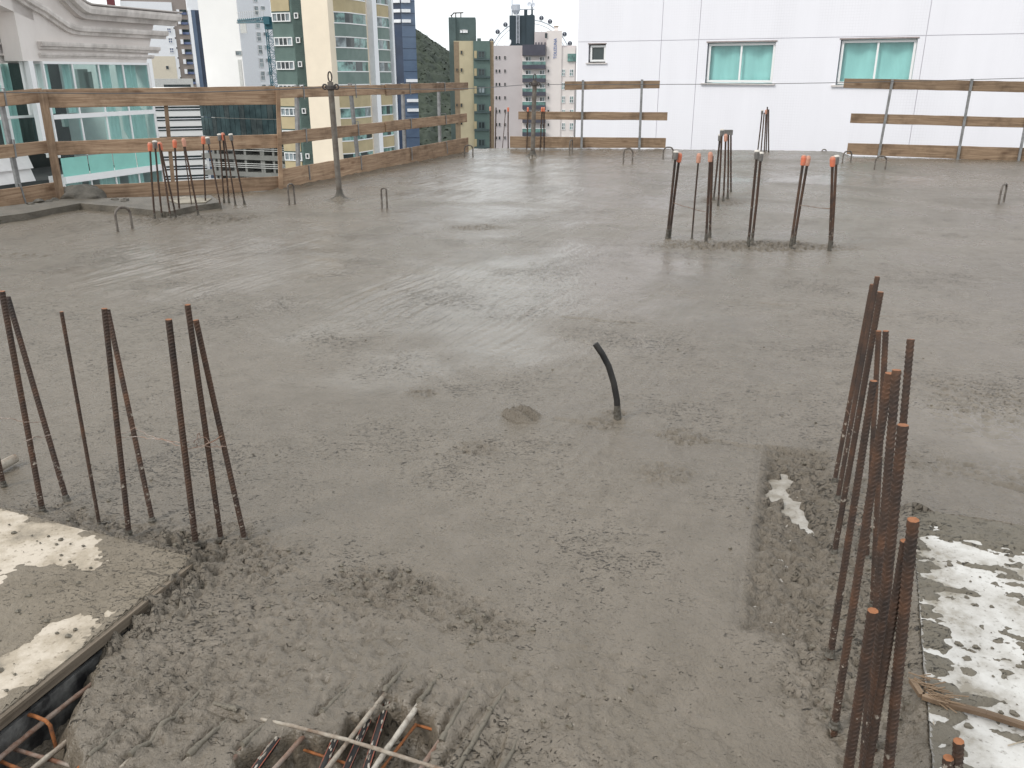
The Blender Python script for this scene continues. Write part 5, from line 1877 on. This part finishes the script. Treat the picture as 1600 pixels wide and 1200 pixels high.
for k in range(-1, 9):
    yv = 19 + 34.4 * k
    zt, zb = PG.Z(20, 440) - pitch * k, PG.Z(34, 440) - pitch * k
    window(PG, PG.U(426, 27), PG.U(454.5, 27), zb, zt, gr, .12, 4, 1, ['panegrey', 'darkglass', 'darkglass', 'panegrey'] if k < 3 else ['panegrey'], off=.01, fd=.2)
    window(PG, PG.U(460.5, 23), PG.U(466.5, 23), zt - .75, zt - .05, gr, .1, 1, 1, 'darkglass', off=.01, fd=.2)
    if k >= 3 or k < 0:
        MB().slab(PG, PG.U(424, 10), PG.U(452, 10), zt - pitch + .2, zb - .1, .003, .12).build('khaki_panel', M['khaki'], gr)

# blue glass tower
bl, bF, bS = tower('blue_tower', 'dark blue glass office tower with short white bars', 631, 185.0, 20, 6, 40, 'blueglass')
PB2 = Plane((bF.p.x, bF.p.y), R(80))
m = MB()
u1 = PB2.U(652)
m.slab(PB2, .003, u1, GZ, 40, -6, .0)
m.build('bright_bay', M['blueglass2'], bl)
for k in range(0, 34):
    z = 24 - 2.2 * k
    MB().slab(PB2, .02, u1 - .02, z, z + .08, .003, .04).build('joint_strip', M['blueglass'], bl)
for y_ in (2, 17, 33, 126, 157, 172):
    z = PB2.Z(y_, 645)
    hi = y_ < 60
    MB().slab(PB2, 0.05 if hi else PB2.U(634), PB2.U(645) if hi else PB2.U(652), z - .3, z + .3, .05, .3).build('white_bar', M['white2'], bl)
    MB().slab(bF, bF.U(609), bF.U(630) if hi else bF.U(619), z - .3, z + .3, .01, .3).build('white_bar', M['white2'], bl)
for y_ in (60, 75, 90, 105):
    pass

# green and sand tower
sn, sF, sS = tower('sand_tower', 'sand and slate green tower with a tall windowless lift head', 771, 150.0, PG.U(0) * 0 + 6.6, 10, atY(740, 64, 150).z, 'sand', az=R(-1.5), lpx=710)
PS = sF
MB().slab(PS, PS.U(740), PS.U(766), GZ, PS.Z(64, 750), .003, .35).build('green_bay', M['green'], sn)
MB().slab(PS, PS.U(710), PS.U(718), GZ, PS.Z(65, 714), -.5, .02).build('brown_strip', M['brown'], sn)
MB().slab(PS, PS.U(766), PS.U(771.5), GZ, PS.Z(65, 768), .003, .15).build('brown_strip', M['brown'], sn)
PT = PS.shifted(-3.0)
MB().slab(PT, PT.U(703), PT.U(744), GZ, PT.Z(27, 720), -8, 0).build('lift_head', M['greenx'], sn)
MB().slab(PT, PT.U(703), PT.U(713.5), GZ, PT.Z(27.5, 720), .003, .4).build('lift_head_edge', M['greenx'], sn)
for a_, b_, c_, d_ in ((719, 47, 722, 51), (723, 46.5, 727, 51), (727.5, 47, 730.5, 51)):
    q = rect(PT, a_, b_, c_, d_)
    simple_window(PT, q[0], q[1], q[2], q[3], sn, 'white2', 'white2', .02, .01)
m = MB()
for a_, b_ in (((708, 20), (724, 19.5)), ((712, 27), (712, 19)), ((720, 27), (720, 19)), ((705, 24), (709, 20)), ((704, 23), (706, 27))):
    m.tube([PT.pt(*PT.hit(*a_), -.5), PT.pt(*PT.hit(*b_), -.5)], .1, 5)
m.build('roof_rails', M['dark_metal'], sn)
MB().slab(PS, PS.U(746), PS.U(752), PS.Z(64, 750), PS.Z(59, 750), -3, -2).build('roof_vent', M['greenx'], sn)
for k in range(0, 7):
    y_ = 82 + 27.5 * k
    q = rect(PS, 720, y_ - 2.5, 722.3, y_ + 2.5)
    simple_window(PS, *q, sn, 'darkglass', 'brown', .05, .01)
    q = rect(PS, 713, y_ + 25, 715, y_ + 29)
    simple_window(PS, *q, sn, 'darkglass', 'brown', .05, .03)
    q = rect(PS, 747, y_ - 2.5, 758, y_ + 9)
    window(PS, *q, sn, .15, 2, 1, 'darkglass' if k != 2 else 'panegrey', 'greenx', off=.36, fd=.15)
    q = rect(PS, 741, y_ + 9.5, 765.5, y_ + 12)
    MB().slab(PS, q[0], q[1], q[2], q[3], .36, .7).build('balcony_ledge', M['greenx'], sn)
    q = rect(PS, 741, y_ - 2.5, 745, y_ + 9)
    MB().slab(PS, *q, .36, .42).build('khaki_panel', M['khaki'], sn)

# pink grey tower with lettering
pk, kF, kS = tower('pink_tower', 'pale pink tower with dark balconies and blue lettering', 900, 195.0, 17.6, 14, atY(800, 71, 195).z, 'pinkgrey', az=R(2.5), lpx=771.5)
PP = kF
MB().slab(PP, PP.U(816), PP.U(855), GZ, PP.Z(70.5, 830), .003, .5).build('balcony_bay', M['pinkpale'], pk)
MB().slab(PP, PP.U(853.5), PP.U(877), GZ, PP.Z(48, 865), -6, .8).build('stair_tower', M['pinkpale'], pk)
MB().slab(PP, PP.U(877.1), PP.U(898), GZ, PP.Z(74, 885), -6, .55).build('side_wing', M['pinkpale'], pk)
MB().slab(PP, PP.U(834.5), PP.U(853.4), PP.Z(71, 840), PP.Z(49, 845), -6, -1.2).build('penthouse', M['pinkgrey'], pk)
MB().slab(PP, PP.U(865), PP.U(871), PP.Z(48, 865) - .1, PP.Z(40, 868), -3, -2).build('chimney', M['pinkpale'], pk)
MB().slab(PP, PP.U(864.4), PP.U(871.6), PP.Z(41.5, 868), PP.Z(39.8, 868), -3.1, -1.9).build('chimney_cap', M['brown'], pk)
PPt = PP.shifted(-2.5)
tk = MB().slab(PPt, PPt.U(796), PPt.U(834.5), PPt.Z(75, 810), PPt.Z(24, 815), -5, 0).build('water_tank_block', M['tank'], pk)
MB().slab(PPt, PPt.U(822), PPt.U(834), PPt.Z(74, 810), PPt.Z(23.6, 815), .003, .5).build('tank_corner', M['tank'], tk)
lad = MB()
for x in (807, 811.5):
    lad.tube([PPt.pt(*PPt.hit(x, 68), .4), PPt.pt(*PPt.hit(x, 20), .4)], .07, 5)
for i in range(22):
    y_ = 66 - i * 2
    lad.tube([PPt.pt(*PPt.hit(807, y_), .4), PPt.pt(*PPt.hit(811.5, y_), .4)], .05, 4)
lad.build('ladder', M['wheel'], tk)
ant = MB()
for x, y0, y1 in ((799.5, 24, -12), (832, 23, -12), (830, 14, 8)):
    ant.tube([PPt.pt(*PPt.hit(x, y0), -2), PPt.pt(*PPt.hit(x, y1), -2)], .12, 5)
ant.tube([PPt.pt(*PPt.hit(812, 13.5), -2), PPt.pt(*PPt.hit(835, 13.5), -2)], .1, 5)
ant.build('antenna_masts', M['wheel'], tk)
MB().slab(PPt, PPt.U(818), PPt.U(823), PPt.Z(24, 820), PPt.Z(14, 820), -3, -1.5).build('roof_housing', M['tank'], tk)
MB().slab(PPt, PPt.U(829), PPt.U(831.5), PPt.Z(24, 820), PPt.Z(14, 820), -3, -1.5).build('roof_housing', M['tank'], tk)
MB().lathe(PPt.pt(*PPt.hit(806, 22), -1.2), (0, 0, 1), [(.5, 0), (.9, .8), (.95, 1.9), (.7, 2.1)], 12).build('roof_drum', M['wheel'], tk)
for x, y_ in ((801, 11), (827, 6), (833, 7)):
    c = PPt.pt(*PPt.hit(x, y_), -1.6)
    MB().lathe(c, (-.3, -1, .3), [(.1, -.1), (.35, 0), (.5, .14), (.48, .16), (.05, .05)], 12).build('dish', M['wheel'], tk)
c = PP.pt(*PP.hit(793, 69), -1.0)
MB().lathe(c, (-.6, -.5, .6), [(.2, -.5), (.9, -.1), (1.1, .2), (1.05, .25), (.1, -.2)], 16).build('satellite_dish', M['white2'], pk)
for k in range(8):
    y_ = 90 + 20.9 * k
    for x in (775.5, 780.5, 789):
        q = rect(PP, x - 1, y_ - 2.4, x + 1.1, y_ + 2.4)
        simple_window(PP, *q, pk, 'darkglass', 'pinkgrey', .03, .01)
    q = rect(PP, 817, y_ + 2 + 2.5, 854, y_ + 12)
    if k == 0:
        q0 = rect(PP, 816.5, 70, 852.5, 87)
        MB().slab(PP, *q0, .5, 1.7).build('balcony_parapet', M['slate'], pk)
    q = rect(PP, 816.5, y_ + 11.5, 852.5, y_ + 17.5)
    bp_ = MB().slab(PP, *q, .5, 1.7).build('balcony_parapet', M['slate'], pk)
    q = rect(PP, 816.5, y_ + 6, 852.5, y_ + 11.4)
    MB().slab(PP, *q, 1.55, 1.65).build('balcony_glass', M['teal_dim'], pk)
    MB().slab(PP, q[0], q[1], q[3], q[3] + .12, 1.5, 1.7).build('balcony_rail', M['frame'], pk)
    for x0, x1 in ((821, 830), (843, 851)):
        q = rect(PP, x0, y_ - 1.5, x1, y_ + 9)
        window(PP, *q, pk, .12, 2, 1, ['darkglass', 'panegrey'], off=.51, fd=.12)
    q = rect(PP, 856, y_ - 2, 858, y_ + 2)
    simple_window(PP, *q, pk, 'darkglass', 'pinkpale', .03, .82)
    for x0, x1 in ((875.8, 881.5), (889.5, 896)):
        q = rect(PP, x0 + (1.5 if x0 < 880 else 0), y_ + 18, x1 + (1.5 if x0 < 880 else 0), y_ + 29)
        window(PP, *q, pk, .12, 2, 2, ['paneteal', 'panegrey'], off=.56, fd=.12)
q = rect(PP, 852.5 - 1, 52, 852.5 + 2.8, 60)
simple_window(PP, q[0], q[0] + .5, q[2], q[3], pk, 'darkglass', 'pinkgrey', .03, .82)
for k, x in enumerate((837, 841.5, 846, 851)):
    c = PP.pt(*PP.hit(x, 68), -.5)
    MB().slab(PP, PP.U(x - 1), PP.U(x + 1), PP.Z(70.5, x), PP.Z(66, x), -.8, .0).build('roof_condenser', M['slate'], pk)
q = rect(PP, 886, 84, 900, 96)
MB().slab(PP, q[0] + .1, q[1], q[2], q[3], -.5, .9).build('corner_glazing', M['teal_dim'], pk)
# lettering, running up the wall
tx = bpy.data.curves.new('lettering', 'FONT')
tx.body = 'TOLIZUNA'
tx.align_x = 'LEFT'
tx.extrude = .05
zb, zt = PP.Z(92, 866), PP.Z(60, 866)
tx.size = 1.0
to = bpy.data.objects.new('lettering_tmp', tx)
COL.objects.link(to)
bpy.context.view_layer.update()
me = bpy.data.meshes.new_from_object(to)
bpy.data.objects.remove(to)
co = np.array([v.co[:] for v in me.vertices])
w_, h_ = co[:, 0].max() - co[:, 0].min(), co[:, 1].max() - co[:, 1].min()
s1 = (zt - zb) / w_
s2 = (PP.U(869) - PP.U(864.5)) / h_
for v in me.vertices:
    x, y, z = v.co
    q = PP.pt(PP.U(869) - (y - co[:, 1].min()) * s2, zb + (x - co[:, 0].min()) * s1, .86 + z * .5)
    v.co = q - ORG[pk.name]
me.materials.append(M['sign'])
lo = bpy.data.objects.new('lettering', me)
COL.objects.link(lo)
lo.parent = pk
ORG[lo.name] = ORG[pk.name]

# ferris wheel behind it
fc = atY(828, 101, 820)
fw = thing('ferris_wheel', 'large white observation wheel showing behind the pink tower', 'ferris wheel', (fc.x, fc.y, GZ))
RW = 68.6 * 820 * .94 / 1310 * 1.0
ring = [fc + Vector((RW * .93 * math.sin(a), 0, RW * .93 * math.cos(a))) for a in np.linspace(0, 2 * math.pi, 97)]
MB().tube(ring, .5, 6, cap=False).build('rim', M['wheel'], fw)
ring = [fc + Vector((RW * .86 * math.sin(a), 3, RW * .86 * math.cos(a))) for a in np.linspace(0, 2 * math.pi, 97)]
MB().tube(ring, .3, 5, cap=False).build('rim', M['wheel'], fw)
for i in range(18):
    a = 2 * math.pi * i / 18
    MB().tube([fc, fc + Vector((RW * .93 * math.sin(a), 0, RW * .93 * math.cos(a)))], .12, 4).build('spoke', M['wheel'], fw)
for sg in (-1, 1):
    MB().tube([fc, Vector((fc.x + sg * 22, fc.y, GZ))], 1.2, 8).build('leg', M['wheel'], fw)
for i, ang in enumerate((-46.6, -33.5, 14.4, 26.2, 50.4, 63.5, 75, 87, 100, -60, -74, -88, -20, 2, -102)):
    a = R(ang)
    c = fc + Vector((RW * math.sin(a), 0, RW * math.cos(a)))
    pd = MB().lathe(c - Vector((0, 0, 2.0)), (0, 0, 1), [(.6, 0), (1.7, .6), (2.2, 2.0), (1.8, 3.2), (.7, 4.0)], 12).build('pod', M['pod'], fw, smooth=True)
    MB().lathe(c - Vector((0, 0, 2.05)), (0, 0, 1), [(.5, 0), (1.75, .55), (2.05, 1.0), (2.0, 1.0), (.3, .1)], 12).build('pod_base', M['wheel'], pd)
    MB().box(c + Vector((0, -2.2, .3)), .35, .3, 2.6).build('pod_rib', M['wheel'], pd)

# far white tower, brown tower, dark blue strip tower
wt, wF, wS = tower('white_tower', 'tall plain white tower behind the crane', 381, 205.0, 12.6, 9, 45, 'white', lpx=322, rpx=432)
MB().slab(wS, .02, wS.U(432), GZ, 45, -.0, .02).build('bright_side', M['white2'], wt)
MB().slab(wF, wF.U(374), wF.U(379), PS.Z(0, 740) * 0 + wF.Z(134, 376), wF.Z(93, 373), .003, .1).build('grey_strip', M['palegrey'], wt)
q = rect(wF, 369, 80, 378, 86)
simple_window(wF, *q, wt, 'panegrey', 'palegrey', .1, .01)
q = rect(wF, 375.5, 29, 385, 52)
MB().slab(wF, *q, .003, .12).build('grey_strip', M['palegrey'], wt)
for k in range(-1, 8):
    y_ = 16 + 20.4 * k
    q = rect(wS, 396.5 + 2.0 * k, y_ - 7, 403.5 + 2.0 * k, y_ + 8)
    window(wS, *q, wt, .14, 1, 2, 'panegrey', off=.03, fd=.15)
    q = rect(wS, 407 + 2.0 * k, y_ - 6, 413 + 2.0 * k, y_ - 1)
    simple_window(wS, *q, wt, 'panegrey', 'frame', .05, .03)
bs, dF, dS = tower('dark_glass_tower', 'narrow dark blue glass tower left of the plain white tower', 322.5, 240.0, 4.5, 8, atY(305, 16, 240).z, 'blueglass', az=R(-21), lpx=305)
MB().slab(dF, dF.U(305), dF.U(310), GZ, dF.Z(15, 300), .003, .3).build('bright_edge', M['white2'], bs)
MB().slab(dF, dF.U(310.2), dF.U(316), GZ, dF.Z(16, 300), .003, .25).build('blue_strip', M['blueglass2'], bs)
MB().slab(dF, dF.U(305), dF.U(322), dF.Z(15.5, 300), 45, -6, .0).build('white_top', M['white2'], bs)
bt_, tF, tS = tower('taupe_tower', 'taupe tower with a column of white and glass balconies', 305, 280.0, 21, 10, 45, 'taupe', az=R(-22), lpx=205)
MB().slab(tF, tF.U(204), tF.U(282), GZ, tF.Z(3, 240), .003, .4).build('white_wing', M['white2'], bt_)
MB().slab(tF, tF.U(184), tF.U(196), tF.Z(12, 190), 45, -3, 1).build('maroon_parapet', M['maroon'], bt_)
for k in range(0, 9):
    y_ = 19.5 + 15.5 * k
    sh = 1.9 * k
    q = rect(tF, 275.8 + 2.1 * k, y_ - 4.5, 280 + 2.1 * k, y_ + 3)
    MB().slab(tF, *q, .02, .6).build('balcony_panel', M['white2'], bt_)
    q = rect(tF, 281 + 2.1 * k, y_ - 4.5, 291.5 + 2.1 * k, y_ + 3.5)
    bw = MB().slab(tF, *q, .01, .05).build('window', M['darkglass'], bt_)
    q = rect(tF, 281 + 2.1 * k, y_ - .3, 291.5 + 2.1 * k, y_ + 3.5)
    MB().slab(tF, *q, .3, .4).build('balcony_glass', M['paneblue'], bt_)
    q = rect(tF, 269 + 2.1 * k, y_ + 8, 270.6 + 2.1 * k, y_ + 10)
    simple_window(tF, *q, bt_, 'darkglass', 'taupe', .03, .41)
    q = rect(tF, 258.5 + 2.1 * k, y_ + 8.5, 265.5 + 2.1 * k, y_ + 17)
    window(tF, *q, bt_, .18, 2, 2, 'paneblue', off=.41, fd=.12)

# pale yellow block and low pale roof
yb, yF, yS = tower('yellow_block', 'low pale yellow block with one small window beside the beige building', 277, 262.0, 2.6, 4, atY(260, 88, 262).z, 'paleyel', az=R(-22), lpx=240)
q = rect(yF, 259.5, 103, 263.5, 108)
simple_window(yF, *q, yb, 'darkglass', 'palegrey', .04, .01)
lr, lF, lS = tower('low_roof_block', 'low block with pale grey flat roof edge above the fence', 300, 235.0, 4.2, 5, atY(280, 123, 235).z, 'palegrey', az=R(-22), lpx=240)
q = rect(lF, 256, 132, 298, 137)
MB().slab(lF, *q, .003, .05).build('window_band', M['darkglass'], lr)

# striped building seen through the fence
st_, sF2, sS2 = tower('striped_building', 'low building with white and dark horizontal bands behind the fence', 306, 200.0, 14, 10, atY(300, 137, 200).z, 'white', az=R(-21), lpx=235)
z0 = sF2.Z(166, 290)
for k in range(14):
    z = z0 - k * 2.15
    MB().slab(sF2, -11, -.02, z - .95, z, .003, .06).build('window_band', M['darkglass'], st_)
    MB().slab(sF2, -11, -.02, z - .62, z - .45, .061, .1).build('white_strip', M['white2'], st_)

# dark glazed podium on concrete decks
dk, kF2, kS2 = tower('glazed_podium', 'dark glazed block over raw concrete parking decks behind the fence', 447, 140.0, .1, .1, GZ + 1, 'concrete_far')
PD = kF2
uL_, uR_ = PD.U(303, 200), PD.U(447, 200)
ztp, zgl = PD.Z(152, 360), PD.Z(215, 380)
n = 16
pp = []
for i in range(n + 1):
    t_ = i / n
    u = uL_ + (uR_ - uL_) * t_
    pp.append((u, 1.5 * math.sin(math.pi * min(1, t_ * 1.1) * .5) - 2.0 * (1 - t_) ** 3))
for i in range(n):
    for j, (za, zb_) in enumerate(((PD.Z(184, 370), ztp), (zgl, PD.Z(185, 370)))):
        vs = [PD.pt(pp[i][0] + .03, za, pp[i][1]), PD.pt(pp[i + 1][0] - .03, za, pp[i + 1][1]), PD.pt(pp[i + 1][0] - .03, zb_, pp[i + 1][1]), PD.pt(pp[i][0] + .03, zb_, pp[i][1])]
        b4 = [v - Vector((PD.n.x, PD.n.y, 0)) * .2 for v in vs]
        MB().hexa(b4 + vs).build('glass_panel', M[rnd.choice(['blackteal', 'blackteal', 'blackteal', 'darkglass'])], dk)
MB().slab(PD, uL_, uR_, GZ, ztp - .1, -12, -5.5).build('core', M['concrete_far'], dk)
zd = zgl
for k in range(6):
    z = zgl - 2.75 * k
    MB().slab(PD, uL_ + 1, uR_, z - .75, z, -5.4, .2).build('deck', M['concrete_far'], dk)
    for j in range(3):
        MB().slab(PD, uL_ + 1, uR_, z - 2.05 + j * .32, z - 1.95 + j * .32, .1, .18).build('deck_rail', M['palegrey'], dk)
for x in (335, 342, 367, 384, 409, 412, 428, 440):
    u = PD.U(x, 250)
    MB().slab(PD, u - .22, u + .22, GZ, zgl - .05, -1.5, .05).build('column', M['concrete_far'], dk)

# crane
cb = atY(423, 50, 150.0)
cr_ = thing('tower_crane', 'teal tower crane with lattice mast before the white tower', 'crane', (cb.x, cb.y, GZ))
mw = .62
ztc = atY(423, 46, 150).z
m = MB()
for sx in (-1, 1):
    for sy in (-1, 1):
        m.tube([(cb.x + sx * mw, cb.y + sy * mw, GZ), (cb.x + sx * mw, cb.y + sy * mw, ztc)], .09, 5)
m.build('mast_chords', M['crane'], cr_)
m = MB()
z = -16.0
fl = 1
while z < ztc - .9:
    for (ax, ay), (bx, by) in (((-1, -1), (1, -1)), ((-1, 1), (1, 1)), ((-1, -1), (-1, 1)), ((1, -1), (1, 1))):
        if fl < 0:
            ax, ay, bx, by = bx, by, ax, ay
        m.tube([(cb.x + ax * mw, cb.y + ay * mw, z), (cb.x + bx * mw, cb.y + by * mw, z + .9)], .05, 4)
        m.tube([(cb.x + ax * mw, cb.y + ay * mw, z), (cb.x + bx * mw, cb.y + by * mw, z)], .045, 4)
    z += .9
    fl = -fl
m.build('mast_lattice', M['crane'], cr_)
m = MB()
m.box((cb.x, cb.y, ztc + .5), 1.5, 1.5, 1.0)
m.box((cb.x + .25, cb.y, ztc + 1.4), 1.3, 1.2, .9)
m.build('slewing_unit', M['crane'], cr_)
MB().box((cb.x - .2, cb.y - 1.0, ztc + 1.3), .9, .8, 1.2).build('cab', M['crane'], cr_)
jt = atY(371, 36, 175.0)
j0 = Vector((cb.x - .5, cb.y, ztc + 1.1))
m = MB()
for dz, dx in ((0, -.4), (0, .4), (.8, 0)):
    m.tube([j0 + Vector((0, dx, dz)), jt + Vector((0, dx * .6, dz * .5))], .09, 5)
for i in range(14):
    a_, b_ = j0.lerp(jt, i / 14), j0.lerp(jt, (i + 1) / 14)
    for dx in (-.4, .4):
        m.tube([a_ + Vector((0, dx, 0)), (a_ + b_) / 2 + Vector((0, 0, .75))], .05, 4)
        m.tube([b_ + Vector((0, dx, 0)), (a_ + b_) / 2 + Vector((0, 0, .75))], .05, 4)
m.build('jib', M['crane'], cr_)
m = MB()
for i in range(1, 13):
    a_ = j0.lerp(jt, i / 13)
    m.tube([a_ + Vector((0, 0, .6)), a_ + Vector((0, 0, 1.9))], .035, 4)
m.tube([j0 + Vector((0, 0, 1.8)), jt + Vector((0, 0, 1.8))], .03, 4)
m.build('jib_guard_rail', M['palegrey'], cr_)

# ------------------------------------------------------------------ wooded hill
hx_ = np.linspace(-260, 120, 260)
hy_ = np.linspace(430, 950, 180)


def hill(x, y):
    yy = (y - 430) / 520
    c = atY(640, 115, 900).x
    top = 104 * np.exp(-((x + 150) / 130.0) ** 2) + 12
    base = -62 + (top + 0) * sstep(0, .75, yy)
    can = 4.4 * (1 - 2.2 * np.abs(pnoise(x / 11, y / 11, 60))) + 1.5 * (1 - 2 * np.abs(pnoise(x / 5.5, y / 5.5, 61)))
    return base + can


ho = grid_mesh('hill', hx_, hy_, hill, lambda x, y, z: np.ones(len(x), bool), M['leaf'], True)
ho['kind'] = 'structure'
lm = MB()
rx = np.array([rnd.uniform(-190, 40) for _ in range(12000)])
ry = np.array([rnd.uniform(430, 950) for _ in range(12000)])
rz = hill(rx, ry)
for x, y, z in zip(rx, ry, rz):
    s_ = rnd.uniform(.4, .9)
    a_ = rnd.uniform(0, 6.28)
    t_ = rnd.uniform(-.8, .8)
    e1 = Vector((math.cos(a_), math.sin(a_), t_ * .5)) * s_
    e2 = Vector((-math.sin(a_) * .8, math.cos(a_) * .8, rnd.uniform(-.2, .7))) * s_
    p = Vector((x, y, z + rnd.uniform(-.2, .7)))
    lm.quadset([p - e1 - e2 * .6, p + e1 * .9 - e2, p + e1 + e2 * .7, p - e1 * .8 + e2], [(0, 1, 2, 3)])
tag(lm.build('forest', M['leaf']), 'dark green wooded hillside between the blue and sand towers', 'forest', kind='stuff')
